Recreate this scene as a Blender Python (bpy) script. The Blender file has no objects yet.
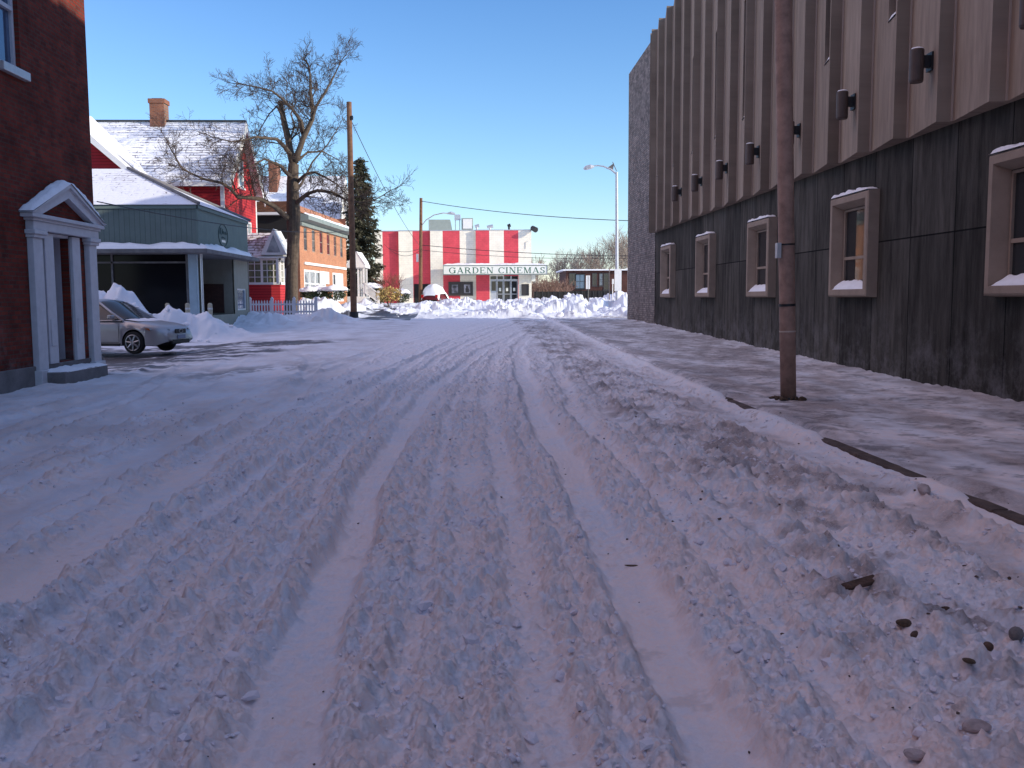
import bpy, bmesh, math, random
import numpy as np
from mathutils import Vector, Matrix, Euler
random.seed(7); rng = np.random.default_rng(5)
R = math.radians
C = bpy.context.scene.collection
scn = bpy.context.scene

# ------------------------------------------------------------------ camera
EYE = 1.6
cam = bpy.data.objects.new('camera', bpy.data.cameras.new('camera')); C.objects.link(cam)
cam.location = (0, 0, EYE)
cam.rotation_euler = (Matrix.Rotation(R(-2.11), 3, 'Z') @ Matrix.Rotation(R(90 - 5.34), 3, 'X') @ Matrix.Rotation(R(-0.3), 3, 'Z')).to_euler()
cam.data.sensor_width = 36; cam.data.lens = 32.34; cam.data.clip_end = 6000; cam.data.clip_start = 0.05
scn.camera = cam
MC = cam.rotation_euler.to_matrix()
def at(u, v, Y):
    """point in the plane y = Y that the survey photo shows at (u, v)"""
    d = MC @ Vector((u - 512, 384 - v, -920))
    return Vector((d.x / d.y * Y, Y, EYE + d.z / d.y * Y))
def atx(u, v, X):
    d = MC @ Vector((u - 512, 384 - v, -920))
    return Vector((X, d.y / d.x * X, EYE + d.z / d.x * X))

# ------------------------------------------------------------------ object helpers
ORG = {}
def tag(o, label=None, cat=None, group=None, kind=None):
    if label: o['label'] = label
    if cat: o['category'] = cat
    if group: o['group'] = group
    if kind: o['kind'] = kind
    return o
def thing(name, label, cat, loc=(0, 0, 0), group=None, rz=0):
    o = bpy.data.objects.new(name, None); C.objects.link(o); o.location = loc; o.rotation_euler.z = rz
    o.empty_display_size = .3
    ORG[o.name] = Vector(loc)
    return tag(o, label, cat, group)
class MB:
    def __init__(s): s.v = []; s.f = []; s.sm = False
    def add(s, vs, fs):
        n = len(s.v); s.v += [tuple(p) for p in vs]; s.f += [tuple(i + n for i in f) for f in fs]; return s
    def quad(s, a, b, c, d): return s.add([a, b, c, d], [(0, 1, 2, 3)])
    def poly(s, pts): return s.add(pts, [tuple(range(len(pts)))])
    def box(s, x0, y0, z0, x1, y1, z1):
        if x0 > x1: x0, x1 = x1, x0
        if y0 > y1: y0, y1 = y1, y0
        if z0 > z1: z0, z1 = z1, z0
        return s.add([(x0, y0, z0), (x1, y0, z0), (x1, y1, z0), (x0, y1, z0), (x0, y0, z1), (x1, y0, z1), (x1, y1, z1), (x0, y1, z1)],
              [(0, 3, 2, 1), (4, 5, 6, 7), (0, 1, 5, 4), (1, 2, 6, 5), (2, 3, 7, 6), (3, 0, 4, 7)])
    def prism(s, pts, d):
        """closed solid: polygon pts swept by vector d"""
        n = len(pts); d = Vector(d); P = [Vector(p) for p in pts]
        s.add(P + [p + d for p in P], [tuple(range(n))[::-1], tuple(range(n, 2 * n))] + [(i, (i + 1) % n, (i + 1) % n + n, i + n) for i in range(n)])
        return s
    def tube(s, pts, rad, n=6, cap=True):
        P = [Vector(p) for p in pts]
        if not hasattr(rad, '__len__'): rad = [rad] * len(P)
        base = len(s.v); up = Vector((0, 0, 1)); prev = None
        for i, p in enumerate(P):
            d = (P[min(i + 1, len(P) - 1)] - P[max(i - 1, 0)]).normalized()
            if prev is None:
                a = d.cross(up) if abs(d.z) < .95 else d.cross(Vector((1, 0, 0)))
            else: a = prev - d * prev.dot(d)
            a.normalize(); prev = a; b = d.cross(a)
            for k in range(n):
                t = 2 * math.pi * k / n
                s.v.append(tuple(p + (a * math.cos(t) + b * math.sin(t)) * rad[i]))
        for i in range(len(P) - 1):
            for k in range(n):
                q = base + i * n
                s.f.append((q + k, q + (k + 1) % n, q + n + (k + 1) % n, q + n + k))
        if cap:
            s.f.append(tuple(base + k for k in range(n))[::-1]); q = base + (len(P) - 1) * n
            s.f.append(tuple(q + k for k in range(n)))
        return s
    def wall(s, ax, c, a0, a1, z0, z1, holes, depth, outward):
        """flat wall in plane ax=c with real openings; reveals go back by depth"""
        As = sorted({a0, a1} | {h[0] for h in holes} | {h[1] for h in holes}); Zs = sorted({z0, z1} | {h[2] for h in holes} | {h[3] for h in holes})
        P = (lambda a, z, o=0: (c - outward * o, a, z)) if ax == 'x' else (lambda a, z, o=0: (a, c - outward * o, z))
        for i in range(len(As) - 1):
            for j in range(len(Zs) - 1):
                am = (As[i] + As[i + 1]) / 2; zm = (Zs[j] + Zs[j + 1]) / 2
                if any(h[0] < am < h[1] and h[2] < zm < h[3] for h in holes): continue
                s.quad(P(As[i], Zs[j]), P(As[i + 1], Zs[j]), P(As[i + 1], Zs[j + 1]), P(As[i], Zs[j + 1]))
        for h in holes:
            q = [(h[0], h[2]), (h[1], h[2]), (h[1], h[3]), (h[0], h[3])]
            for k in range(4):
                A, B = q[k], q[(k + 1) % 4]
                s.quad(P(*A), P(*B), P(*B, depth), P(*A, depth))
        return s
    def build(s, name, mat, parent=None, smooth=False, bevel=0, local=False):
        me = bpy.data.meshes.new(name)
        o0 = ORG.get(parent.name, Vector()) if (parent and not local) else Vector()
        me.from_pydata([(v[0] - o0.x, v[1] - o0.y, v[2] - o0.z) for v in s.v], [], s.f)
        bm = bmesh.new(); bm.from_mesh(me)
        bmesh.ops.recalc_face_normals(bm, faces=bm.faces); bm.to_mesh(me); bm.free()
        me.materials.append(mat)
        if smooth: me.polygons.foreach_set('use_smooth', [True] * len(me.polygons))
        o = bpy.data.objects.new(name, me); C.objects.link(o)
        if parent: o.parent = parent
        ORG[o.name] = o0
        if bevel:
            m = o.modifiers.new('bevel', 'BEVEL'); m.width = bevel; m.segments = 2; m.limit_method = 'ANGLE'
        return o
def copy_tree(o, parent=None):
    c = o.copy(); C.objects.link(c)
    if parent: c.parent = parent
    for ch in list(o.children): copy_tree(ch, c)
    return c

# ------------------------------------------------------------------ materials
def mat(name, col, rough=.8, metal=0, spec=.5, var=0, scale=3, bump=0, bscale=40, emis=None):
    m = bpy.data.materials.new(name); m.use_nodes = True; nt = m.node_tree; b = nt.nodes['Principled BSDF']
    b.inputs['Base Color'].default_value = (*col, 1); b.inputs['Roughness'].default_value = rough
    b.inputs['Metallic'].default_value = metal; b.inputs['Specular IOR Level'].default_value = spec
    tc = nt.nodes.new('ShaderNodeTexCoord')
    if var:
        n = nt.nodes.new('ShaderNodeTexNoise'); n.inputs['Scale'].default_value = scale; n.inputs['Detail'].default_value = 8
        n.inputs['Roughness'].default_value = .65
        nt.links.new(tc.outputs['Object'], n.inputs['Vector'])
        r = nt.nodes.new('ShaderNodeValToRGB')
        r.color_ramp.elements[0].position = .3; r.color_ramp.elements[1].position = .7
        r.color_ramp.elements[0].color = (*[c * (1 - var) for c in col], 1); r.color_ramp.elements[1].color = (*[min(1, c * (1 + var)) for c in col], 1)
        nt.links.new(n.outputs['Fac'], r.inputs['Fac']); nt.links.new(r.outputs['Color'], b.inputs['Base Color'])
    if bump:
        n2 = nt.nodes.new('ShaderNodeTexNoise'); n2.inputs['Scale'].default_value = bscale; n2.inputs['Detail'].default_value = 6
        nt.links.new(tc.outputs['Object'], n2.inputs['Vector'])
        bp = nt.nodes.new('ShaderNodeBump'); bp.inputs['Strength'].default_value = bump; bp.inputs['Distance'].default_value = .02
        nt.links.new(n2.outputs['Fac'], bp.inputs['Height']); nt.links.new(bp.outputs['Normal'], b.inputs['Normal'])
    return m
def uvw(nt, order, scale=(1, 1, 1)):
    """object coordinates with axes reordered, e.g. 'yz' puts y on u and z on v"""
    tc = nt.nodes.new('ShaderNodeTexCoord'); sp = nt.nodes.new('ShaderNodeSeparateXYZ'); cb = nt.nodes.new('ShaderNodeCombineXYZ')
    nt.links.new(tc.outputs['Object'], sp.inputs[0])
    for i, a in enumerate(order): nt.links.new(sp.outputs['xyz'.index(a)], cb.inputs[i])
    mp = nt.nodes.new('ShaderNodeMapping'); mp.inputs['Scale'].default_value = scale
    nt.links.new(cb.outputs[0], mp.inputs[0]); return mp.outputs[0]
def brick(name, c1, c2, mortar, order='yz', bw=.215, bh=.075, ms=.01, dirt=.35, offset=.5, bump=.5, streak=False, rough=.85, spec=.3, salt=0):
    m = bpy.data.materials.new(name); m.use_nodes = True; nt = m.node_tree; b = nt.nodes['Principled BSDF']
    b.inputs['Roughness'].default_value = rough; b.inputs['Specular IOR Level'].default_value = spec
    v = uvw(nt, order); t = nt.nodes.new('ShaderNodeTexBrick'); nt.links.new(v, t.inputs['Vector'])
    t.offset = offset
    for k, x in (('Color1', c1), ('Color2', c2), ('Mortar', mortar)): t.inputs[k].default_value = (*x, 1)
    t.inputs['Scale'].default_value = 1; t.inputs['Mortar Size'].default_value = ms; t.inputs['Brick Width'].default_value = bw; t.inputs['Row Height'].default_value = bh
    t.inputs['Bias'].default_value = 0
    n = nt.nodes.new('ShaderNodeTexNoise'); n.inputs['Detail'].default_value = 8; n.inputs['Roughness'].default_value = .7
    v2 = uvw(nt, order, (3, .35, 3) if streak else (.8, .8, .8)); nt.links.new(v2, n.inputs['Vector']); n.inputs['Scale'].default_value = 1.6
    r = nt.nodes.new('ShaderNodeMapRange'); r.inputs['From Min'].default_value = .3; r.inputs['From Max'].default_value = .7
    r.inputs['To Min'].default_value = 1 - dirt; r.inputs['To Max'].default_value = 1 + dirt
    nt.links.new(n.outputs['Fac'], r.inputs['Value'])
    mx = nt.nodes.new('ShaderNodeVectorMath'); mx.operation = 'SCALE'
    nt.links.new(t.outputs['Color'], mx.inputs[0]); nt.links.new(r.outputs[0], mx.inputs['Scale']); nt.links.new(mx.outputs[0], b.inputs['Base Color'])
    if salt:   # dried salt and blown snow on the foot of the wall
        tg = nt.nodes.new('ShaderNodeNewGeometry'); sz = nt.nodes.new('ShaderNodeSeparateXYZ'); nt.links.new(tg.outputs['Position'], sz.inputs[0])
        zr_ = nt.nodes.new('ShaderNodeMapRange'); zr_.inputs['From Min'].default_value = 1.5; zr_.inputs['From Max'].default_value = .1; nt.links.new(sz.outputs[2], zr_.inputs['Value'])
        ns_ = nt.nodes.new('ShaderNodeTexNoise'); ns_.inputs['Scale'].default_value = 2.2; ns_.inputs['Detail'].default_value = 9; ns_.inputs['Roughness'].default_value = .75; nt.links.new(tg.outputs['Position'], ns_.inputs['Vector'])
        nr_ = nt.nodes.new('ShaderNodeMapRange'); nr_.inputs['From Min'].default_value = .45; nr_.inputs['From Max'].default_value = .75; nt.links.new(ns_.outputs['Fac'], nr_.inputs['Value'])
        ml_ = nt.nodes.new('ShaderNodeMath'); ml_.operation = 'MULTIPLY'; nt.links.new(zr_.outputs[0], ml_.inputs[0]); nt.links.new(nr_.outputs[0], ml_.inputs[1])
        m2_ = nt.nodes.new('ShaderNodeMath'); m2_.operation = 'MULTIPLY'; m2_.inputs[1].default_value = salt; nt.links.new(ml_.outputs[0], m2_.inputs[0])
        mm_ = nt.nodes.new('ShaderNodeMix'); mm_.data_type = 'RGBA'; mm_.inputs[7].default_value = (.30, .29, .30, 1); nt.links.new(m2_.outputs[0], mm_.inputs[0]); nt.links.new(mx.outputs[0], mm_.inputs[6]); nt.links.new(mm_.outputs[2], b.inputs['Base Color'])
    n3 = nt.nodes.new('ShaderNodeTexNoise'); n3.inputs['Scale'].default_value = 60; n3.inputs['Detail'].default_value = 5
    nt.links.new(v, n3.inputs['Vector'])
    ad = nt.nodes.new('ShaderNodeMath'); ad.operation = 'MULTIPLY_ADD'; ad.inputs[1].default_value = -1
    nt.links.new(t.outputs['Fac'], ad.inputs[0]); nt.links.new(n3.outputs['Fac'], ad.inputs[2])
    bp = nt.nodes.new('ShaderNodeBump'); bp.inputs['Strength'].default_value = bump; bp.inputs['Distance'].default_value = .012
    nt.links.new(ad.outputs[0], bp.inputs['Height']); nt.links.new(bp.outputs['Normal'], b.inputs['Normal'])
    return m
def glass(name, col=(.02, .025, .03), rough=.05):
    m = mat(name, col, rough, 0, .8, var=.3, scale=.6, bump=.02, bscale=1.5); return m

def thin_snow(name, order, under, cover=.5, rowh=.16):
    """roof under thin snow: courses show through as broken dark lines"""
    m = bpy.data.materials.new(name); m.use_nodes = True; nt = m.node_tree; b = nt.nodes['Principled BSDF']; b.inputs['Roughness'].default_value = .7
    v = uvw(nt, order); w = nt.nodes.new('ShaderNodeTexBrick'); w.offset = .5
    w.inputs['Scale'].default_value = 1; w.inputs['Brick Width'].default_value = .9; w.inputs['Row Height'].default_value = rowh; w.inputs['Mortar Size'].default_value = .035; w.inputs['Mortar Smooth'].default_value = .6
    nt.links.new(v, w.inputs['Vector'])
    n = nt.nodes.new('ShaderNodeTexNoise'); n.inputs['Scale'].default_value = .45; n.inputs['Detail'].default_value = 5; nt.links.new(v, n.inputs['Vector'])
    n2 = nt.nodes.new('ShaderNodeTexNoise'); n2.inputs['Scale'].default_value = 5; n2.inputs['Detail'].default_value = 6; nt.links.new(v, n2.inputs['Vector'])
    a = nt.nodes.new('ShaderNodeMath'); a.operation = 'MULTIPLY_ADD'; a.inputs[1].default_value = 1.5; nt.links.new(n.outputs['Fac'], a.inputs[0]); nt.links.new(n2.outputs['Fac'], a.inputs[2])
    s = nt.nodes.new('ShaderNodeMath'); s.operation = 'MULTIPLY_ADD'; s.inputs[1].default_value = .30; nt.links.new(w.outputs['Fac'], s.inputs[0]); nt.links.new(a.outputs[0], s.inputs[2])
    mp = v.node; mp.inputs['Location'].default_value = (.07, .05, 0)
    wv = nt.nodes.new('ShaderNodeTexNoise'); wv.inputs['Scale'].default_value = 2.5; wv.inputs['Detail'].default_value = 4; nt.links.new(v, wv.inputs['Vector'])
    vm = nt.nodes.new('ShaderNodeVectorMath'); vm.operation = 'MULTIPLY_ADD'; vm.inputs[1].default_value = (.25, .09, 0); nt.links.new(wv.outputs['Color'], vm.inputs[0]); nt.links.new(v, vm.inputs[2]); nt.links.new(vm.outputs[0], w.inputs['Vector'])
    r = nt.nodes.new('ShaderNodeMapRange'); r.inputs['From Min'].default_value = 1.28 + cover * .3; r.inputs['From Max'].default_value = 1.5 + cover * .3; nt.links.new(s.outputs[0], r.inputs['Value'])
    mx = nt.nodes.new('ShaderNodeMix'); mx.data_type = 'RGBA'; mx.inputs[6].default_value = (.8, .82, .86, 1); mx.inputs[7].default_value = (*under, 1)
    nt.links.new(r.outputs[0], mx.inputs[0]); nt.links.new(mx.outputs[2], b.inputs['Base Color'])
    bp = nt.nodes.new('ShaderNodeBump'); bp.inputs['Strength'].default_value = .5; bp.inputs['Distance'].default_value = .03; bp.invert = True
    nt.links.new(s.outputs[0], bp.inputs['Height']); nt.links.new(bp.outputs['Normal'], b.inputs['Normal'])
    return m

M = {}
M['brickL'] = brick('dark red brick', (.20, .036, .022), (.105, .024, .018), (.085, .05, .04), 'yz', dirt=.45, spec=.1, salt=.5)
M['brickLy'] = brick('dark red brick end', (.20, .036, .022), (.105, .024, .018), (.06, .026, .02), 'xz', dirt=.4)
M['found'] = mat('foundation stone', (.16, .15, .15), .9, var=.3, scale=3, bump=.5)
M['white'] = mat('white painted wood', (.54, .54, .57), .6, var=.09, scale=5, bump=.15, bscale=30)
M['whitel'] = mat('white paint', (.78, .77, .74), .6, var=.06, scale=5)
M['glass'] = glass('window glass')
M['glassblue'] = mat('sky reflecting window glass', (.10, .16, .26), .06, .4, .9, var=.2, scale=1)
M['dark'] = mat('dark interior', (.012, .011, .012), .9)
M['door'] = mat('brown wooden door', (.06, .025, .02), .5, var=.3, scale=8)
M['conc'] = brick('precast exposed concrete', (.31, .245, .195), (.25, .197, .157), (.28, .22, .175), 'yz', 1.51, 60, .0, dirt=.28, offset=0, streak=True, bump=.3, rough=.92, spec=.1)
M['concd'] = mat('precast concrete window surround', (.31, .24, .19), .9, spec=.2, var=.14, scale=3, bump=.35, bscale=90)
M['seam'] = mat('panel joint sealant', (.50, .40, .33), .8)
M['slate'] = brick('dark slate wall panels', (.042, .039, .035), (.082, .075, .066), (.008, .008, .008), 'yz', 1.51, 2.62, .014, dirt=.7, offset=0, streak=True, bump=.35, rough=.9, spec=.08, salt=.55)
M['stone'] = brick('rough split stone', (.30, .25, .23), (.13, .115, .11), (.10, .09, .085), 'yz', .24, .095, .012, dirt=.5, bump=1)
M['stoney'] = brick('rough split stone end', (.30, .25, .23), (.13, .115, .11), (.10, .09, .085), 'xz', .42, .16, .02, dirt=.35, bump=1)
M['lampm'] = mat('bronze lamp metal', (.085, .058, .048), .6, .1, var=.15, scale=4)
M['blackm'] = mat('black metal', (.02, .02, .022), .5, .2)
M['polebr'] = mat('brown painted steel pole', (.33, .21, .16), .7, .0, var=.35, scale=5, bump=.2, bscale=30)
M['wood'] = mat('weathered pole wood', (.17, .085, .045), .9, var=.4, scale=5, bump=.5, bscale=30)
M['galv'] = mat('galvanised steel', (.55, .56, .58), .4, .5, var=.1, scale=5)
M['snow'] = mat('clean snow', (.86, .86, .88), .75, spec=.2, var=.05, scale=4, bump=.6, bscale=14)
M['snowc'] = mat('snow clods', (.72, .69, .74), .8, spec=.2, var=.12, scale=2, bump=.4, bscale=50)
M['bark'] = mat('grey brown bark', (.095, .070, .050), .95, var=.4, scale=6, bump=1, bscale=25)
M['twig'] = mat('thin twigs', (.065, .045, .034), .95, var=.3, scale=3)
M['asph'] = mat('wet asphalt', (.04, .04, .045), .5, var=.4, scale=3)
M['kerb'] = mat('dirty kerb stone', (.085, .058, .045), .85, var=.5, scale=6, bump=.5)
M['wire'] = mat('black cable', (.02, .02, .02), .6)

# ------------------------------------------------------------------ noise in numpy
HT = np.random.default_rng(99).random(1 << 18)
def _h(ix, iy, s):
    return HT[((ix.astype(np.int32) + s * 37) & 511) * 512 + ((iy.astype(np.int32) + s * 91) & 511)]
def vn(x, y, s=0):
    ix = np.floor(x); iy = np.floor(y); fx = x - ix; fy = y - iy
    fx = fx * fx * (3 - 2 * fx); fy = fy * fy * (3 - 2 * fy)
    a = _h(ix, iy, s); b = _h(ix + 1, iy, s); c = _h(ix, iy + 1, s); d = _h(ix + 1, iy + 1, s)
    return (a + (b - a) * fx) * (1 - fy) + (c + (d - c) * fx) * fy - .5
def fbm(x, y, o=4, s=0, g=.5):
    t = 0; a = 1
    for k in range(o):
        t = t + a * vn(x * 2 ** k + 17.3 * k, y * 2 ** k - 9.1 * k, s + k); a *= g
    return t
def clod(x, y, s=0, jit=.9, dens=1.0):
    """rounded lumps: 0 between, up to 1 on top of a lump"""
    ix = np.floor(x); iy = np.floor(y); best = np.zeros_like(x)
    for dx in (-1, 0, 1):
        for dy in (-1, 0, 1):
            cx = ix + dx; cy = iy + dy
            px = cx + .5 + jit * (_h(cx, cy, s) - .5); py = cy + .5 + jit * (_h(cx, cy, s + 1) - .5)
            r = .25 + .5 * _h(cx, cy, s + 2); on = _h(cx, cy, s + 3) < dens
            an = _h(cx, cy, s + 4) * 3.14; ux = (x - px) * np.cos(an) + (y - py) * np.sin(an); uy = -(x - px) * np.sin(an) + (y - py) * np.cos(an)
            d = np.sqrt(ux ** 2 + (uy * 1.5) ** 2) / r
            h = np.where(on, np.clip(1 - d ** 2, 0, 1) ** .6 * r * 1.5, 0)
            best = np.maximum(best, h)
    return best
def msk(m, f, *xy):
    """evaluate f only where m says it matters"""
    out = np.zeros_like(xy[0]); i = np.nonzero(m)[0]
    if len(i): out[i] = f(*[q[i] for q in xy])
    return out
def sst(a, b, x):
    t = np.clip((x - a) / (b - a), 0, 1); return t * t * (3 - 2 * t)

# ------------------------------------------------------------------ terrain
GY = [-3000, -60, 0, 13, 20, 38, 50, 60, 100, 160, 4000]; GZ = [-.07, -.07, -.07, -.06, .01, .27, .42, .6, 1.1, 1.2, 1.3]
def ground(x, y):
    z = np.interp(y, GY, GZ)
    z = z - .22 * np.exp(-((x + 12) / 4.5) ** 2) * np.exp(-((y - 26) / 6.) ** 2)
    return z
# tyre ruts: (polyline of (y, x)), half width, depth, berm, strength of tread
RUTS = [
 ([(0, -.70), (3, -.73), (4.6, -.82), (8, -.92), (14, -.87), (19, -.48), (25, .06), (33, 1.5), (48, 3.4)], .155, .065, .045, 1),
 ([(0, .9), (3.5, .84), (11, .84), (19, .88), (26, 1.1), (34, 2.0), (48, 3.8)], .16, .075, .05, .6),
 ([(0, -1.15), (5, -1.16), (9, -1.36), (15, -1.42), (22, -1.0), (30, -.2), (38, 1.1), (48, 2.6)], .10, .055, .035, 0),
 ([(0, -2.0), (5.6, -2.06), (9, -1.96), (14, -1.92), (22, -1.5), (30, -.8), (40, .9), (48, 2)], .13, .06, .05, 0),
 ([(0, -2.3), (4.9, -2.52), (6, -2.55), (9, -2.66), (15, -2.9), (22, -3.9), (30, -6.5)], .16, .045, .035, .4),
 ([(0, .22), (6, .24), (14, .15), (22, .4), (30, 1.0), (40, 2.2)], .11, .022, .025, .15),
 ([(0, -3.5), (6, -3.45), (14, -3.3), (24, -2.7), (36, -.8), (48, 1.2)], .22, .03, .03, .6),
 ([(0, -4.6), (8, -4.6), (16, -4.9), (24, -6.2), (30, -8.5)], .2, .035, .03, .4),
 ([(0, -5.9), (8, -5.9), (16, -6.1), (22, -7.4), (28, -9.5)], .2, .03, .03, .3),
 ([(0, 1.42), (6, 1.42), (12, 1.3), (20, 1.7), (30, 2.2), (44, 3.6)], .10, .035, .045, 0),
 ([(0, 2.9), (5.5, 3.12), (8, 3.3), (12, 3.3), (20, 3.2), (32, 3.4), (46, 4.5)], .24, .04, .03, .6),
 ([(0, -3.0), (6, -3.02), (12, -2.7), (20, -1.9), (30, -.6), (40, 1)], .09, .03, .035, 0),
 ([(0, -3.9), (6, -4.0), (12, -3.8), (20, -3.4), (30, -2.2), (42, -.2)], .12, .03, .03, .4),
 ([(0, -5.2), (7, -5.2), (14, -5.3), (20, -6.4), (27, -9)], .10, .03, .03, 0),
 ([(0, -1.55), (5, -1.62), (9, -1.66), (16, -1.3), (26, -.4), (36, 1)], .07, .028, .03, 0),
 ([(0, -.32), (6, -.36), (12, -.4), (20, -.1), (30, .9)], .07, .022, .028, 0),
 ([(0, .52), (6, .50), (12, .46), (20, .62), (30, 1.3)], .06, .018, .035, 0),
 ([(0, 1.95), (6, 1.9), (12, 1.75), (20, 2.2), (30, 2.7), (40, 3.6)], .10, .03, .035, 0),
 ([(0, 2.4), (8, 2.35), (14, 2.3), (24, 2.5), (34, 3.0)], .16, .025, .02, .2),
]
KX = 3.70
KGAP = [(5.6, 6.7), (7.6, 9.7), (12.4, 13.7)]   # stretches where the kerb stone shows
# piles: x, y, rx, ry, h
PILES = [(-14.0, 33, 2.2, 1.8, 1.9), (-12.4, 33, 1.8, 1.6, 1.8), (-11.2, 33.2, 1.6, 1.5, 1.5), (-10.1, 33.6, 1.5, 1.5, .85), (-10.5, 44, 3.5, 3, .35),
 (-8, 45.5, 2.2, 2.4, .35), (-9.9, 57.5, 1.7, 1.6, 1.0), (-19, 31, 4, 3, 1.2), (-5.0, 60, 1.6, 2.5, .35),
 (-3.5, 64, 3, 2.2, .5), (-.5, 69, 3.2, 2, .6), (2.2, 59, 2.4, 1.7, .55), (3.2, 66, 2.6, 2, .75), (5.6, 58.5, 2.0, 1.6, .65), (7.2, 63, 2.4, 2, .9), (9.5, 58, 3, 2.5, .9),
 (1.0, 53.5, 2.6, 1.0, .32), (5.2, 52.5, 2.0, 1.0, .4), (-2.6, 57, 2, 1.4, .3), (5, 75, 6, 3, .6), (-2, 84, 7, 2.5, .35), (10.8, 72, 4, 3, .9), (-8.8, 62, 2, 5, .35), (-9, 74, 2, 6, .4), (8.5, 51, 2.5, 2, .35)]
def rut_x(r, y): return np.interp(y, [p[0] for p in r[0]], [p[1] for p in r[0]])
def H(x, y, detail=True, mask=None):
    x = np.asarray(x, float); y = np.asarray(y, float)
    z = ground(x, y)
    street = (1 - sst(KX - .22, KX + .02, x)) * (1 - sst(46, 56, y)) * sst(-9, -7.5, x)
    cl = np.ones_like(x) * .55; wob = fbm(x * .35, y * .35, 3, 3) * .06
    rutm = np.zeros_like(x); tread = np.zeros_like(x)
    z = z + .09 * street
    fade = 1 - .68 * sst(9, 34, y)
    for i, r in enumerate(RUTS):
        yend = r[0][-1][0]
        k = (1 - sst(yend - 5, yend, y)) * fade
        d = x - rut_x(r, y) - fbm(y * .7, y * 0 + i, 3, 11 + i) * .07 - fbm(x * 3, y * 3, 3, 20) * .05 - fbm(x * 11, y * 11, 3, 21) * .035
        w = r[1] * (1 + .35 * vn(y * .6, y * 0 + i * 3.3, 40 + i)); ins = (1 - sst(w * .7, w * 1.3, np.abs(d)))
        var = .75 + .7 * vn(y * .5, y * 0 + 7.7 * i, 60 + i)
        z = z - 1.0 * r[2] * ins * k * var
        be = np.exp(-((np.abs(d) - w * 1.55) / (w * .45 + .03)) ** 2)
        z = z + .75 * r[3] * be * k * var * (1 + .9 * vn(x * 4, y * 2, 70 + i))
        rutm = np.maximum(rutm, ins * k * np.clip(r[4] * 1.5 + .25, 0, 1)); cl = cl + .5 * be * k
        if r[4] > 0: tread = np.maximum(tread, ins * k * r[4]) if False else tread + ins * k * r[4] * (np.sin(d * 115) * .5 + np.sin(y * 74 + np.sign(np.sin(d * 40)) * 1.3) * .5) * (.4 + 1.2 * np.clip(vn(y * 1.1, x * 0 + i, 300) + .5, 0, 1))
    right = sst(1.5, 2.0, x) * (1 - .55 * sst(2.7, 3.1, x)) * (1 - sst(3.3, 3.6, x))
    left = 1 - sst(-3.2, -2.4, x)
    cl = (cl * (1 - left * .5) + right * .6) * (1 - .78 * rutm) * (.25 + 1.7 * np.clip(fbm(x * 1.1, y * .5, 3, 33) + .5, 0, 1))
    cl = np.clip(cl, 0, 1.0) * street * (1 - .45 * sst(10, 30, y))
    side = sst(KX + .02, KX + .14, x)
    z = z + .02 * fbm(x * 1.1, y * .9, 4, 1) * street + right * .04 * street
    if detail:
        on = (cl > .03) & (y < 45); nr = on & (y < 16) & (np.abs(x) < 9)
        z = z + cl * (.046 * msk(on, lambda x, y: clod(x * 7, y * 7, 5, dens=.6), x, y) + .037 * msk(on & (y < 25), lambda x, y: clod(x * 15, y * 15, 9, dens=.75), x, y) + .025 * msk(nr, lambda x, y: clod(x * 29, y * 29, 15, dens=.8), x, y))
        z = z + cl * .016 * msk(on, lambda x, y: fbm(x * 14, y * 14, 4, 50, .6), x, y)
        z = z + .010 * tread * (y < 24) + .006 * msk(y < 30, lambda x, y: fbm(x * 22, y * 22, 3, 80, .65), x, y)
    # kerb zone and pavement
    bank = np.exp(-(np.clip(KX - .03 - x, 0, 9) / .16) ** 2) * (x < KX + .12)
    gap = np.zeros_like(x)
    for a, b in KGAP: gap = np.maximum(gap, sst(a - .25, a + .1, y) * (1 - sst(b - .1, b + .25, y)))
    kz = np.exp(-((x - KX - .07) / .085) ** 4)
    flat = ground(x, y) + .108 + .035 * fbm(y * .9, x * 0 + 2, 3, 90) + .02 * fbm(x * 7, y * 7, 3, 94) + .05 * (1 - gap) + .012
    nearK = np.clip(bank, 0, 1) * (1 - .12 * gap) * (1 - side) * (1 - sst(44, 50, y))
    z = z * (1 - nearK) + np.maximum(flat, z) * nearK
    z = z * (1 - side) + (ground(x, y) + .125 * (1 - sst(46, 54, y)) + .05 * np.exp(-((x - KX - .25) / .25) ** 2) * (1 - gap)) * side
    z = z + side * (.018 * fbm(x * 1.5, y * .8, 4, 91) + .014 * np.clip(fbm(x * 6, y * 4, 3, 93), 0, 1) * detail)
    wallb = np.exp(-np.clip(7.62 - x, 0, 9) / .35) * side * (1 - sst(44, 47, y))
    z = z + wallb * (.05 + .05 * vn(y * 1.7, x * 0, 95) + .04 * fbm(x * 8, y * 8, 3, 96)) * (x > 5)
    # left building foot, parking lot
    lf = np.exp(-np.abs(x + 7.75) / .35) * (1 - sst(19.5, 20.8, y)) * sst(8, 12, y)
    z = z + lf * (.03 + .08 * np.clip(vn(y * 1.9, x * 0, 97) + fbm(x * 6, y * 6, 3, 98) * .4, -.3, 1))
    lot = (1 - sst(-7.2, -4.8, x - .25 * (y - 26))) * sst(17.5, 20, y) * (1 - sst(30, 32, y))
    z = z + lot * .03 * fbm(x * 2.5, y * 2.5, 4, 99)
    # beyond the junction
    far = sst(46, 52, y)
    z = z + far * (.10 * fbm(x * .6, y * .5, 4, 101) + .06 * fbm(x * 2.2, y * 2, 3, 103)) * (1 - sst(120, 160, y))
    pz = np.zeros_like(x)
    for i, (px, py, rx, ry, h) in enumerate(PILES):
        q = ((x - px) / rx) ** 2 + ((y - py) / ry) ** 2
        pz = np.maximum(pz, h * np.exp(-q * 1.3))
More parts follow.
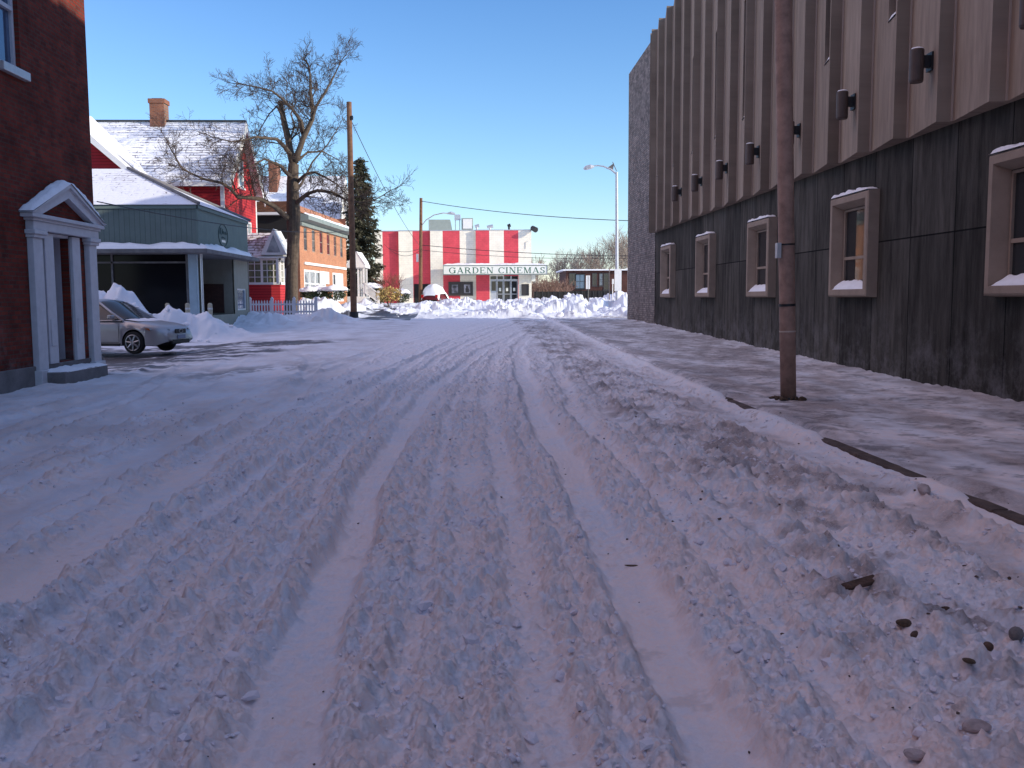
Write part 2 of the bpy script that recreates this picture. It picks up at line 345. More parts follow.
    lump = 1 + (.35 + .6 * (y > 40)) * fbm(x * 1.3, y * 1.3, 4, 110, .55)
    z = z + pz * lump
    if detail:
        pm = np.clip(pz * 3, 0, 1)
        z = z + pm * msk(pm > .02, lambda x, y: .10 * clod(x * .9, y * .9, 120, dens=.4) + .05 * clod(x * 3.1, y * 3.1, 125, dens=.3) + .04 * clod(x * 6, y * 6, 127, dens=.5) + .55 * fbm(x * .45, y * .7, 6, 131, .58), x, y)
    if mask is not None: mask.update(street=street, rutm=rutm, cl=cl, side=side, lot=lot, pz=pz, right=right, left=left, gap=gap, kz=kz)
    return z
def hz(x, y): return float(H(np.array([x]), np.array([y]), False)[0])

def axis(seeds):
    out = [seeds[0]]
    while out[-1] < seeds[1]: out.append(out[-1] + seeds[2](out[-1]))
    return np.array(out)
ys = axis((1.6, 130, lambda y: max(.012, .0042 * y)))
yf = [130.]
while yf[-1] < 3000: yf.append(yf[-1] * 1.06)
yb = -np.array([-1.3, -.8, 0, 1, 3, 6, 10, 16, 25, 40, 80, 200, 600, 1500])[::-1]
Yv = np.concatenate([yb, ys[ys < 130], yf])
xp = axis((0, 30, lambda x: .0135 + .0045 * x)); xf = [30.5]
while xf[-1] < 2500: xf.append(xf[-1] * 1.12)
xa = np.concatenate([xp[xp < 30], xf]); Xv = np.concatenate([-xa[:0:-1], xa])
GX, GYm = np.meshgrid(Xv, Yv); mk = {}
Z = H(GX.ravel(), GYm.ravel(), True, mk)
nx, ny = len(Xv), len(Yv); NV = nx * ny
print('ground verts', NV)
co = np.empty((NV, 3), np.float32); co[:, 0] = GX.ravel(); co[:, 1] = GYm.ravel(); co[:, 2] = Z
i0 = (np.arange(ny - 1)[:, None] * nx + np.arange(nx - 1)[None, :]).ravel()
F = np.stack([i0, i0 + 1, i0 + 1 + nx, i0 + nx], 1).astype(np.int32)
me = bpy.data.meshes.new('snowy_ground'); me.vertices.add(NV); me.vertices.foreach_set('co', co.ravel())
me.loops.add(F.size); me.loops.foreach_set('vertex_index', F.ravel()); me.polygons.add(len(F))
me.polygons.foreach_set('loop_start', np.arange(0, F.size, 4, dtype=np.int32)); me.polygons.foreach_set('loop_total', np.full(len(F), 4, np.int32))
me.update(calc_edges=True); me.polygons.foreach_set('use_smooth', np.ones(len(F), bool))
# masks: r = grit and slush, g = bare asphalt, b = warm light painted into the snow colour
x, y = co[:, 0].astype(float), co[:, 1].astype(float)
n1 = fbm(x * 1.6, y * .8, 5, 200, .6); n2 = fbm(x * 5, y * 4, 4, 210, .6); n3 = fbm(x * .7, y * .5, 4, 220)
fbn = fbm(x * 20, y * 20, 3, 230, .7)
grit = np.clip(mk['street'] * mk['right'] * (.45 + 1.6 * n1 + 1.0 * n2) + mk['side'] * (y < 50) * (.58 + 1.0 * n1 + .6 * n2) + mk['left'] * mk['street'] * (.18 + .5 * n1), 0, 1)
grit = np.maximum(grit, np.clip((n2 + fbn * .8 - .55) * 4, 0, 1) * mk['street'] * (.3 + .7 * sst(1, 2.2, x)))
dm = 1.1 * np.exp(-(((x - 1.95) / .38) ** 2 + ((y - 4.15) / .45) ** 2)) + .9 * np.exp(-(((x - 2.25) / .4) ** 2 + ((y - 3.6) / .4) ** 2)) + .7 * np.exp(-(((x - 3.0) / .5) ** 2 + ((y - 6.9) / .7) ** 2)) + .7 * np.exp(-(((x - 1.9) / .3) ** 2 + ((y - 8.2) / .8) ** 2))
grit = np.maximum(grit, np.clip(mk['pz'] * 1.5, 0, 1) * np.clip(n1 * 2.2 + n2 - .15 + .9 * np.exp(-((x - 4.2) / 1.6) ** 2), 0, 1) * .55 * (y > 45))
grit = np.clip(grit + dm * (.3 + 1.4 * n2) * (x < 4), 0, 1)
ns = fbm(x * .55, y * 1.9, 5, 260, .65)
asph = np.clip(mk['lot'] * ((ns * 1.2 + n2 * .3 + .10 + .5 * np.exp(-((x + 9.6) / 2.4) ** 2 - ((y - 26) / 3.0) ** 2)) * 5), 0, .92)
asph = np.maximum(asph, np.exp(-((x + 4.9) / 1.1) ** 2 - ((y - 19.5 - (x + 4.9) * .8) / 1.2) ** 2) * np.clip((n1 + n2 * .7 + .12) * 4, 0, 1) * .75)
asph = np.maximum(asph, np.clip(mk['side'] * (y < 50) * (x < 7.2) * (fbm(x * 3.5, y * 5, 5, 240, .75) - .27) * 5, 0, .45))
asph = np.maximum(asph, mk['kz'] * mk['gap'] * .0)
road2 = (x > -8.5) * (x < -3.6) * (y > 49) * (y < 58) + (x > -7.8) * (x < -5.5) * (y >= 58) * (y < 82)
asph = np.maximum(asph, road2 * np.clip((n3 + .28) * 4, 0, 1) * (mk['pz'] < .2))
n4 = fbm(x * 3.2 + 5, y * 1.2, 4, 270, .6)
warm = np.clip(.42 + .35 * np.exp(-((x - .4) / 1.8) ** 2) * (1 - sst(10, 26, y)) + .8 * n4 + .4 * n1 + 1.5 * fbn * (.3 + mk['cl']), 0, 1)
ca = me.color_attributes.new('masks', 'FLOAT_COLOR', 'POINT')
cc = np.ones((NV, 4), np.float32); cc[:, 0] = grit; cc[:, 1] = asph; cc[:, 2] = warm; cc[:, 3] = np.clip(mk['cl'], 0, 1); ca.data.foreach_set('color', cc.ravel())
gm = bpy.data.materials.new('packed street snow'); gm.use_nodes = True; nt = gm.node_tree; b = nt.nodes['Principled BSDF']
L = nt.links.new; N = nt.nodes.new
at_ = N('ShaderNodeVertexColor'); at_.layer_name = 'masks'; sp = N('ShaderNodeSeparateColor'); L(at_.outputs['Color'], sp.inputs[0])
tc = N('ShaderNodeTexCoord')
def mixc(fac, a, bb):
    m = N('ShaderNodeMix'); m.data_type = 'RGBA'; L(fac, m.inputs[0])
    for k, q in ((6, a), (7, bb)):
        if isinstance(q, tuple): m.inputs[k].default_value = (*q, 1)
        else: L(q, m.inputs[k])
    return m.outputs[2]
fn = N('ShaderNodeTexNoise'); fn.inputs['Scale'].default_value = 60; fn.inputs['Detail'].default_value = 7; fn.inputs['Roughness'].default_value = .75; L(tc.outputs['Object'], fn.inputs['Vector'])
fr = N('ShaderNodeMapRange'); fr.inputs['From Min'].default_value = .35; fr.inputs['From Max'].default_value = .7; L(fn.outputs['Fac'], fr.inputs['Value'])
c = mixc(sp.outputs[2], (.64, .70, .79), (.90, .72, .65))  # bluish shade and peach bounce light mixed into the snow colour
c = mixc(fr.outputs[0], c, (.84, .79, .80))
far_ = N('ShaderNodeSeparateXYZ'); L(tc.outputs['Object'], far_.inputs[0]); fm_ = N('ShaderNodeMapRange'); fm_.inputs['From Min'].default_value = 7; fm_.inputs['From Max'].default_value = 36; L(far_.outputs[1], fm_.inputs['Value']); c = mixc(fm_.outputs[0], c, (.80, .83, .88))  # painted warm light fades out to a cooler snow colour with distance
gf = N('ShaderNodeMath'); gf.operation = 'MULTIPLY'; L(sp.outputs[0], gf.inputs[0]); 
gr = N('ShaderNodeMapRange'); gr.inputs['From Min'].default_value = .25; gr.inputs['From Max'].default_value = .75; gr.inputs['To Min'].default_value = .35; gr.inputs['To Max'].default_value = 1; L(fn.outputs['Fac'], gr.inputs['Value']); L(gr.outputs[0], gf.inputs[1])
c = mixc(gf.outputs[0], c, (.185, .150, .145))
c = mixc(sp.outputs[1], c, (.05, .045, .05))
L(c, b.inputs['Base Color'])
rr = N('ShaderNodeMapRange'); rr.inputs['To Min'].default_value = .75; rr.inputs['To Max'].default_value = .38; L(sp.outputs[1], rr.inputs['Value']); L(rr.outputs[0], b.inputs['Roughness'])
b.inputs['Specular IOR Level'].default_value = .25
bp = N('ShaderNodeBump'); bp.inputs['Strength'].default_value = .6; bp.inputs['Distance'].default_value = .014; L(fn.outputs['Fac'], bp.inputs['Height'])
nrm = bp.outputs['Normal']
al_ = N('ShaderNodeMath'); al_.operation = 'MULTIPLY'; al_.inputs[1].default_value = .30; L(at_.outputs['Alpha'], al_.inputs[0])
for sc_, di_ in ((20, .022), (44, .014)):
    vo = N('ShaderNodeTexVoronoi'); vo.feature = 'F1'; vo.inputs['Scale'].default_value = sc_; vo.inputs['Randomness'].default_value = 1
    wp_ = N('ShaderNodeVectorMath'); wp_.operation = 'MULTIPLY_ADD'; wp_.inputs[1].default_value = (.03, .03, .03); L(fn.outputs['Color'], wp_.inputs[0]); L(tc.outputs['Object'], wp_.inputs[2]); L(wp_.outputs[0], vo.inputs['Vector'])
    b2_ = N('ShaderNodeBump'); b2_.invert = True; b2_.inputs['Distance'].default_value = di_; L(al_.outputs[0], b2_.inputs['Strength']); L(vo.outputs['Distance'], b2_.inputs['Height']); L(nrm, b2_.inputs['Normal']); nrm = b2_.outputs['Normal']
L(nrm, b.inputs['Normal'])
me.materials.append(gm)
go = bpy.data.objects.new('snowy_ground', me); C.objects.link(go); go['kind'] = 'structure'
M['groundsnow'] = gm

# kerb
k = MB()
yy = -20.
while yy < 45:
    z0 = float(ground(4.1, yy + .6)) ; k.box(KX, yy, z0 - .1, KX + .14, yy + 1.19, z0 + .125); yy += 1.2
tag(k.build('kerb', M['kerb'], bevel=.012), kind='structure')

# loose snow clods thrown up between the ruts
_b = bmesh.new(); bmesh.ops.create_icosphere(_b, subdivisions=1, radius=1); ICO = ([v.co.copy() for v in _b.verts], [tuple(v.index for v in f.verts) for f in _b.faces]); _b.free()
def lump_mesh(mb, c, r, seed, flat=.75, jag=.35):
    rd = random.Random(seed)
    a = Euler((rd.random() * 6, rd.random() * 6, rd.random() * 6)).to_matrix()
    sc = Vector((1 + rd.uniform(-.3, .4), 1 + rd.uniform(-.3, .3), 1 + rd.uniform(-.3, .2)))
    vs = []
    for vc in ICO[0]:
        p = vc * (1 + rd.uniform(-jag, jag)); p = a @ Vector((p.x * sc.x, p.y * sc.y, p.z * sc.z)); p.z *= flat
        vs.append(Vector(c) + p * r)
    mb.add(vs, ICO[1])
cx = []; 
Npts = 70000
px = rng.uniform(-5, 3.6, Npts); py = 2.6 + rng.power(.75, Npts) * 15
m2 = {}; hh = H(px, py, False, m2)
keep = (rng.random(Npts) < np.clip((m2['cl'] - .3) * .6, 0, .4))
px, py, hh = px[keep], py[keep], hh[keep]
rad = np.clip(rng.lognormal(-4.95, .6, len(px)), .004, .045)
mb = MB()
for i in range(len(px)):
    lump_mesh(mb, (px[i], py[i], hh[i] + .012 + rad[i] * .2), rad[i], i)
o = mb.build('snow_clods', M['snowc']); tag(o, 'loose crumbly snow clods scattered along the tyre ruts', 'snow', kind='stuff')
print('clods', len(px))
# chunks on the far piles
mb = MB(); k = 0
for (ax, ay, rx, ry, h) in PILES[9:19] + PILES[:4]:
    for _ in range(9):
        a = random.uniform(-1.3, 1.3) * rx; bb = random.uniform(-1.3, .6) * ry; r = random.uniform(.04, .13) if random.random() < .85 else random.uniform(.13, .26)
        lump_mesh(mb, (ax + a, ay + bb, float(H(np.array([ax + a]), np.array([ay + bb]))[0]) + r * .25), r, k, .8, .3); k += 1
tag(mb.build('snow_chunks', M['snow']), 'broken chunks of ploughed snow on the banks', 'snow', kind='stuff')
# grit specks
mb = MB()
for i in range(520):
    a = random.gauss(2.9, 1.0) if random.random() < .75 else random.uniform(-4, 4); bb = random.uniform(2.8, 12) ** 1
    if a > 4 or a < -4.5: continue
    lump_mesh(mb, (a, bb, float(H(np.array([a]), np.array([bb]))[0]) + .002), random.choice([.003, .004, .005, .006, .012]), i, .6)
M['grit'] = mat('dark grit', (.12, .085, .07), .9, var=.5, scale=9)
tag(mb.build('road_grit', M['grit']), 'dark grit and bark crumbs strewn over the snow', 'grit', kind='stuff')

# ------------------------------------------------------------------ shared building bits
def snow_sheet(mb, P, nu, nv, th, seed=0, freq=3, edge=.12):
    """lumpy snow lying on the patch P(u,v); thins to nothing at the borders"""
    P = [[Vector(P(i / nu, j / nv)) for j in range(nv + 1)] for i in range(nu + 1)]
    base = len(mb.v)
    for i in range(nu + 1):
        for j in range(nv + 1):
            p = P[i][j]; u, v = i / nu, j / nv
            e = min(1, min(u, 1 - u) / edge if nu > 2 else 1) ; e2 = min(1, min(v, 1 - v) / edge if nv > 2 else 1)
            n = float(fbm(np.array([p.x * freq + p.y * freq * .7]), np.array([p.y * freq - p.z * freq]), 3, seed)[0])
            h = th * (max(e * e2, 0) ** .5) * (1 + 1.1 * n)
            mb.v.append((p.x, p.y, p.z + max(h, -.01)))
    for i in range(nu):
        for j in range(nv):
            q = base + i * (nv + 1) + j; mb.f.append((q, q + 1, q + nv + 2, q + nv + 1))
    return mb
def rect(a, b, c, d):
    a, b, c, d = map(Vector, (a, b, c, d))
    return lambda u, v: (a * (1 - u) + b * u) * (1 - v) + (d * (1 - u) + c * u) * v
def frame_x(mb, X, o, y0, y1, z0, z1, w, t):
    """rectangular frame on plane x=X standing proud by t (signed, along o)"""
    X2 = X + o * t
    mb.box(X, y0, z0, X2, y0 + w, z1); mb.box(X, y1 - w, z0, X2, y1, z1)
    mb.box(X, y0 + w, z0, X2, y1 - w, z0 + w); mb.box(X, y0 + w, z1 - w, X2, y1 - w, z1)
def frame_y(mb, Y, x0, x1, z0, z1, w, t):
    mb.box(x0, Y, z0, x0 + w, Y - t, z1); mb.box(x1 - w, Y, z0, x1, Y - t, z1)
    mb.box(x0 + w, Y, z0, x1 - w, Y - t, z0 + w); mb.box(x0 + w, Y, z1 - w, x1 - w, Y - t, z1)

# ================================================================== right building
rb = thing('civic_building', 'brown ribbed concrete building over dark slate walls lining the right side', 'building', (7.6, 10, 0))
ZP = 4.33; ZT = 12.56; XW = 7.6; YE = 39.3
holes = []
WIN = [(11.35 + 5.98 * k, 13.27 + 5.98 * k) for k in range(-4, 5)]
for a, b_ in WIN: holes.append((a + .25, b_ - .25, 1.82, 3.36))
m = MB().wall('x', XW, -25, YE, -.4, ZP + .2, holes, .32, -1); m.build('wall', M['slate'], rb)
m = MB().quad((XW - .02, YE, -.4), (XW - .02, 46.5, -.4), (XW - .02, 46.5, 12.6), (XW - .02, YE, 12.6)).build('stone_wall', M['stone'], rb)
m = MB(); m.quad((XW - .02, 46.5, -.4), (10.5, 46.5, -.4), (10.5, 46.5, 12.5), (XW - .02, 46.5, 12.6)); m.build('stone_wall', M['stoney'], rb)
m = MB(); m.quad((XW - .02, YE + .002, ZP), (XW - .3, YE + .002, ZP), (XW - .3, YE + .002, ZT), (XW - .02, YE + .002, ZT)); m.build('panel_end', M['conc'], rb)
m = MB(); m.box(XW - .015, 39.3, 12.6, 10.5, 46.5, 12.604); m.box(7.92, -25, 12.3, 10.5, 39.3, 12.4); m.box(10.4, -25, -.3, 10.5, 46.4, 12.29); m.box(7.75, -25.1, -.3, 10.3, -25.002, 12.29); m.build('roof', M['asph'], rb)
# ribbed precast cladding
XR, XO = 7.5, 7.24
steps = []; yk = 13.04
while yk > -24: yk -= 1.51
while yk < YE - .2: steps.append(yk); yk += 1.51
clad = MB(); glassm = MB(); sillsnow = MB(); slotf = MB(); seam = MB()
lampY = []
for s, y0 in enumerate(steps):
    y1 = min(y0 + 1.51, YE); kb = round((y0 - 13.04) / 1.51)
    p = lambda t: (XO + (XR - XO) * t, y0 + (y1 - y0) * t)     # t=0 near and proud, t=1 far and set back
    slot = (kb % 2 == 0)
    def colq(t0, t1, za, zb):
        a, b_ = p(t0), p(t1); clad.quad((*a, za), (*b_, za), (*b_, zb), (*a, zb))
    if slot:
        t0, t1 = .05, .36; z0, z1 = 6.42, 9.6
        colq(0, t0, ZP, ZT); colq(t1, .55, ZP, ZT); colq(.55, 1, ZP, ZT); colq(t0, t1, ZP, z0); colq(t0, t1, z1, ZT)
        a, b_ = p(t0), p(t1); d = .3
        A = lambda q, z, o=0: (q[0] + o, q[1], z)
        clad.quad(A(a, z0), A(b_, z0), A(b_, z0, d), A(a, z0, d)); clad.quad(A(a, z1), A(b_, z1), A(b_, z1, d), A(a, z1, d))
        clad.quad(A(a, z0), A(a, z1), A(a, z1, d), A(a, z0, d)); clad.quad(A(b_, z0), A(b_, z1), A(b_, z1, d), A(b_, z0, d))
        if y0 > 0:
            g = MB().quad(A(a, z0, d - .02), A(b_, z0, d - .02), A(b_, z1, d - .02), A(a, z1, d - .02)); w = g.build('window', M['glass'], rb)
            sm_ = MB(); snow_sheet(sm_, rect(A(a, z0 + .02, -.02), A(b_, z0 + .02, -.02), A(b_, z0 + .14, d - .03), A(a, z0 + .14, d - .03)), 6, 5, .07, s, 6)
            sm_.build('snow', M['snow'], w, local=False)
    else:
        colq(0, .5, ZP, ZT); colq(.5, 1, ZP, ZT); lampY.append(y0 + .32)
    # step face towards the street end
    clad.quad((XO, y0, ZP), (XR + .02, y0, ZP), (XR + .02, y0, ZT), (XO, y0, ZT))
    seam.box(XR - .03, y0 - .022, ZP + .01, XR + .02, y0 - .002, ZT)
    clad.poly([(XO, y0, ZP), (XR, y1, ZP), (XW + .1, y1, ZP), (XW + .1, y0, ZP)]); clad.poly([(XO, y0, ZT), (XR, y1, ZT), (XW + .3, y1, ZT), (XW + .3, y0, ZT)])
    # parapet back
    clad.quad((XW + .3, y0, ZT), (XW + .3, y1, ZT), (XW + .3, y1, 12.2), (XW + .3, y0, 12.2))
clad.build('ribbed_cladding', M['conc'], rb); seam.build('joint', M['seam'], rb)
# wall lamps
for yl in lampY:
    if yl < -3 or yl > 36: continue
    X = 7.05; zb = 1.6 + 3.40
    m = MB().tube([(X, yl, zb), (X, yl, zb + .03), (X, yl, zb + .5), (X, yl, zb + .52)], [.095, .11, .11, .10], 20)
    lo = m.build('wall_lamp', M['lampm'], rb, smooth=False)
    b2 = MB().box(X + .1, yl - .05, zb + .24, XR, yl + .06, zb + .42).box(X + .2, yl - .09, zb + .18, X + .26, yl + .1, zb + .47)
    b2.build('bracket', M['blackm'], lo)
    c2 = MB(); c2.tube([(X, yl, zb + .521), (X, yl, zb + .54), (X, yl, zb + .555)], [.10, .085, .03], 12); c2.build('snow_cap', M['snow'], lo)
# windows in heavy precast surrounds
for i, (a, b_) in enumerate(WIN):
    if b_ < 0: continue
    z0, z1 = 1.58, 3.62
    m = MB()
    rings = [(XW + .0, 0), (XW - .2, .02), (XW - .22, .05), (XW - .22, .15), (XW - .03, .24), (XW + .06, .26)]
    R_ = [[(X, a + q, z0 + q), (X, b_ - q, z0 + q), (X, b_ - q, z1 - q), (X, a + q, z1 - q)] for X, q in rings]
    n0 = len(m.v)
    for r in R_: m.v += r
    for j in range(len(R_) - 1):
        for k in range(4): m.f.append((n0 + j * 4 + k, n0 + j * 4 + (k + 1) % 4, n0 + j * 4 + 4 + (k + 1) % 4, n0 + j * 4 + 4 + k))
    w = m.build('window', M['concd'], rb)
    q = .26; f = MB(); ya, yb_, za, zb = a + q, b_ - q, z0 + q, z1 - q
    frame_x(f, XW + .0, 1, ya - .01, yb_ + .01, za - .01, zb + .01, .05, .05)
    f.box(XW + .0, ya + .05, za + (zb - za) * .33, XW + .045, yb_ - .05, za + (zb - za) * .33 + .06)
    f.build('frame', M['concd'], w)
    MB().quad((XW + .04, ya, za), (XW + .04, yb_, za), (XW + .04, yb_, zb), (XW + .04, ya, zb)).build('pane', M['glass'], w)
    # roller blind / room behind read through the pane as a lighter band
    s_ = MB(); s2_ = MB()
    snow_sheet(s_, rect((XW - .23, a + .02, z1), (XW - .23, b_ - .02, z1), (XW + .0, b_ - .02, z1), (XW + .0, a + .02, z1)), 26, 7, .055, i * 7 + 1, 4, .09)
    snow_sheet(s2_, rect((XW - .2, a + .2, z0 + .16), (XW - .2, b_ - .2, z0 + .16), (XW - .01, b_ - .28, z0 + .30), (XW - .01, a + .28, z0 + .30)), 26, 7, .05, i * 7 + 2, 4, .09)
    s_.build('snow', M['snow'], w, smooth=True); s2_.build('snow', M['snow'], w, smooth=True)
# inside darkness behind the panes so nothing shows through
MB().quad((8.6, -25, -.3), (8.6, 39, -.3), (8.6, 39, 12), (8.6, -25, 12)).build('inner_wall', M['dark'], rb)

# ================================================================== left brick building
lb = thing('brick_building', 'dark red brick building with white temple doorway at left edge', 'building', (-8.0, 14, 0))
XL = -8.0; YL = 19.8
ho = [(17.74, 18.5, .45, 2.85)] + [(y, y + .8, 5.62, 7.7) for y in (16.15, 12.4, 8.5, 4.6)]
MB().wall('x', XL, -20, YL, .42, 12.6, ho, .16, 1).build('wall', M['brickL'], lb)
m = MB(); m.quad((XL, YL, .42), (-20, YL, .42), (-20, YL, 12.6), (XL, YL, 12.6)); m.quad((XL, -20, .42), (-20, -20, .42), (-20, -20, 12.6), (XL, -20, 12.6)); m.quad((-20, -20, .42), (-20, YL, .42), (-20, YL, 12.6), (-20, -20, 12.6)); m.build('wall', M['brickLy'], lb)
m = MB(); m.box(-20.02, -20.02, -.5, XL + .05, YL + .03, .42); m.build('foundation', M['found'], lb, bevel=.015)
MB().box(-20.1, -20.1, 12.6, XL + .12, YL + .1, 12.8).build('roof', M['asph'], lb)
for y in (16.15, 12.4, 8.5, 4.6):
    f = MB(); frame_x(f, XL - .15, 1, y + .002, y + .798, 5.622, 7.698, .07, .07); f.box(XL - .15, y + .07, 6.62, XL - .06, y + .74, 6.69)
    w = f.build('window', M['white'], lb)
    MB().quad((XL - .13, y + .03, 5.65), (XL - .13, y + .77, 5.65), (XL - .13, y + .77, 7.67), (XL - .13, y + .03, 7.67)).build('pane', M['glassblue'], w)
    MB().box(XL - .15, y + .02, 5.47, XL + .1, y + .95, 5.618).build('sill', M['galv'], w, bevel=.01)
# temple doorway
XF = -7.88
for ya in (16.82, 19.2):      # outer pilasters with plinths and capitals
    dr = MB(); dr.box(XL + .002, ya, .30, XF, ya + .36, 2.72); dr.box(XL + .002, ya - .06, .02, XF + .06, ya + .42, .34); dr.box(XL + .002, ya - .04, 2.72, XF + .04, ya + .40, 2.78); dr.box(XL + .002, ya - .07, 2.78, XF + .07, ya + .43, 2.86)
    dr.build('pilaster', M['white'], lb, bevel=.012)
for ya in (17.36, 18.52):
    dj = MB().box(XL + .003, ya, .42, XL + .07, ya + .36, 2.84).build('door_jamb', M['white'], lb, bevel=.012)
    MB().box(XL + .07, ya + .07, .75, XL + .085, ya + .29, 1.25).build('panel', M['white'], dj, bevel=.01)
# white far reveal of the door recess
m = MB(); m.box(XL - .42, 18.502, .42, XL + .002, 18.518, 2.85); m.box(XL - .42, 17.722, .42, XL - .0, 17.738, 2.85); m.box(XL - .42, 17.74, 2.80, XL, 18.5, 2.85); m.build('door_reveal', M['white'], lb)
d = MB().box(XL - .46, 17.74, .42, XL - .42, 18.5, 2.8); do = d.build('door', M['door'], lb)
m = MB(); m.box(XL - .42, 17.80, .6, XL - .405, 18.09, 1.4); m.box(XL - .42, 18.15, .6, XL - .405, 18.44, 1.4); m.box(XL - .42, 17.80, 1.55, XL - .405, 18.09, 2.6); m.box(XL - .42, 18.15, 1.55, XL - .405, 18.44, 2.6); m.build('panel', M['door'], do, bevel=.006)
m = MB(); m.tube([(XL - .41, 17.72, 1.4), (XL - .34, 17.72, 1.4), (XL - .33, 17.72, 1.4)], [.015, .02, .035], 10); m.build('handle', M['galv'], do)
m = MB(); m.box(XL + .002, 16.8, 2.86, XF + .03, 19.62, 3.02); m.box(XL + .002, 16.74, 3.02, XF + .06, 19.66, 3.07); m.box(XL + .002, 16.62, 3.07, XF + .11, 19.74, 3.14); m.build('entablature', M['white'], lb, bevel=.01)
# pediment: raking cornices and a brick tympanum
yc = (16.62 + 19.74) / 2; hp = .60; m = MB()
for sgn, ye in ((-1, 16.62), (1, 19.74)):
    t = .17
    pts = [(XL + .002, ye, 3.142), (XL + .002, yc, 3.142 + hp), (XL + .002, yc, 3.142 + hp - t * 1.15), (XL + .002, ye - sgn * .42, 3.142)]
    m.prism(pts, (.19, 0, 0))
    pts = [(XL + .002, ye + sgn * .04, 3.142), (XL + .002, yc, 3.142 + hp + .075), (XL + .002, yc, 3.142 + hp), (XL + .002, ye, 3.142)]
    m.prism(pts, (.24, 0, 0))
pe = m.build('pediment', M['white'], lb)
MB().prism([(XL + .003, 17.0, 3.142), (XL + .003, yc, 3.142 + hp - .2), (XL + .003, 19.35, 3.142)], (.05, 0, 0)).build('tympanum', M['brickL'], pe)
for ye in (16.58, 19.78):
    s_ = MB(); snow_sheet(s_, rect((XL + .0, ye, 3.17), (XL + .26, ye, 3.17), (XL + .26, yc, 3.222 + hp), (XL + .0, yc, 3.222 + hp)), 6, 16, .1, 3, 3, .1)
    s_.build('snow', M['snow'], pe, smooth=True)
st = MB().box(XL + .052, 16.95, -.1, XL + .5, 18.9, .30).build('doorstep', M['found'], lb, bevel=.02)
s_ = MB(); snow_sheet(s_, rect((XL + .06, 16.95, .29), (XL + .5, 16.95, .29), (XL + .5, 18.9, .29), (XL + .06, 18.9, .29)), 6, 16, .06, 8, 4, .15); s_.build('snow', M['snow'], st, smooth=True)

# ================================================================== green shop
gs = thing('corner_shop', 'low shop with grey green boarded fascia and snowy hip roof behind the parked car', 'building', (-15, 41, 0))
M['green'] = brick('grey green boards', (.15, .185, .17), (.135, .17, .155), (.09, .115, .105), 'xz', .2, 9, .012, dirt=.12, offset=0, bump=.3)
M['greenx'] = brick('pale green boards', (.17, .215, .19), (.155, .2, .18), (.09, .12, .11), 'yz', .2, 9, .008, dirt=.1, offset=0, bump=.2)
M['cream'] = mat('cream painted board', (.27, .26, .21), .7, var=.1, scale=3)
Y0 = 37.; XG = at(197.5, 230, Y0).x; Y1 = atx(247.5, 240, XG).y
zf0 = at(199, 249, Y0).z; zf1 = at(198, 206, Y0).z
m = MB().quad((-26, Y0, zf0), (XG, Y0, zf0), (XG, Y0, zf1), (-26, Y0, zf1)); m.build('fascia', M['green'], gs)
fx = MB().quad((XG, Y0, zf0), (XG, Y1, zf0), (XG, Y1, zf1), (XG, Y0, zf1)).build('fascia', M['greenx'], gs)
m = MB(); m.box(XG - .04, Y0 - .03, zf0 - .02, XG + .03, Y0 + .06, zf1); m.box(-26, Y0 - .06, zf1 - .1, XG + .05, Y0 - .003, zf1 + .04); m.box(XG + .003, Y0 - .06, zf1 - .1, XG + .07, Y1, zf1 + .04); m.build('trim', M['greenx'], gs)
m = MB(); m.box(-26, Y0 - .75, zf0 - .18, XG + .55, Y0 - .002, zf0 - .02); m.box(XG + .002, Y0 - .002, zf0 - .18, XG + .55, Y1, zf0 - .02); m.box(-26, Y0, zf0 - .19, XG, Y1, zf0 - .05)
cn = m.build('canopy', M['found'], gs, bevel=.02)
s_ = MB(); snow_sheet(s_, rect((-26, Y0 - .74, zf0 - .03), (XG + .54, Y0 - .74, zf0 - .03), (XG + .1, Y0 - .0, zf0 + .12), (-26, Y0 - .0, zf0 + .12)), 60, 5, .16, 4, 1.5, .05)
snow_sheet(s_, rect((XG + .54, Y0 - .74, zf0 - .03), (XG + .54, Y1 - 1.2, zf0 - .03), (XG + .0, Y1 - 1.2, zf0 + .14), (XG + .0, Y0 - .1, zf0 + .14)), 30, 5, .15, 5, 1.5, .05)
s_.build('snow', M['snow'], cn, smooth=True)
# hip roof
hr, yr = 1.95, 41.1; zr = zf1 + .05 + hr; xr = XG - 4.1; e = .12
M['shopsnow'] = thin_snow('shop roof snow', 'xy', (.22, .2, .22), .85, .22); M['shopglass'] = mat('dark shop glass', (.008, .009, .011), .12, 0, .12)
m = MB(); m.quad((-26, Y0 - e, zf1 + .05), (XG + e, Y0 - e, zf1 + .05), (xr, yr, zr), (-26, yr, zr)); m.poly([(XG + e, Y0 - e, zf1 + .05), (XG + e, Y1 + e, zf1 + .05), (xr, yr, zr)]); m.quad((-26, Y1 + e, zf1 + .05), (XG + e, Y1 + e, zf1 + .05), (xr, yr, zr), (-26, yr, zr))
m.build('roof', M['shopsnow'], gs)
m = MB(); m.tube([(XG + e, Y0 - e, zf1 + .1), (xr, yr, zr + .04)], .07, 6); m.tube([(XG + e, Y1 + e, zf1 + .1), (xr, yr, zr + .04)], .07, 6); m.build('hip_cap', M['found'], gs)
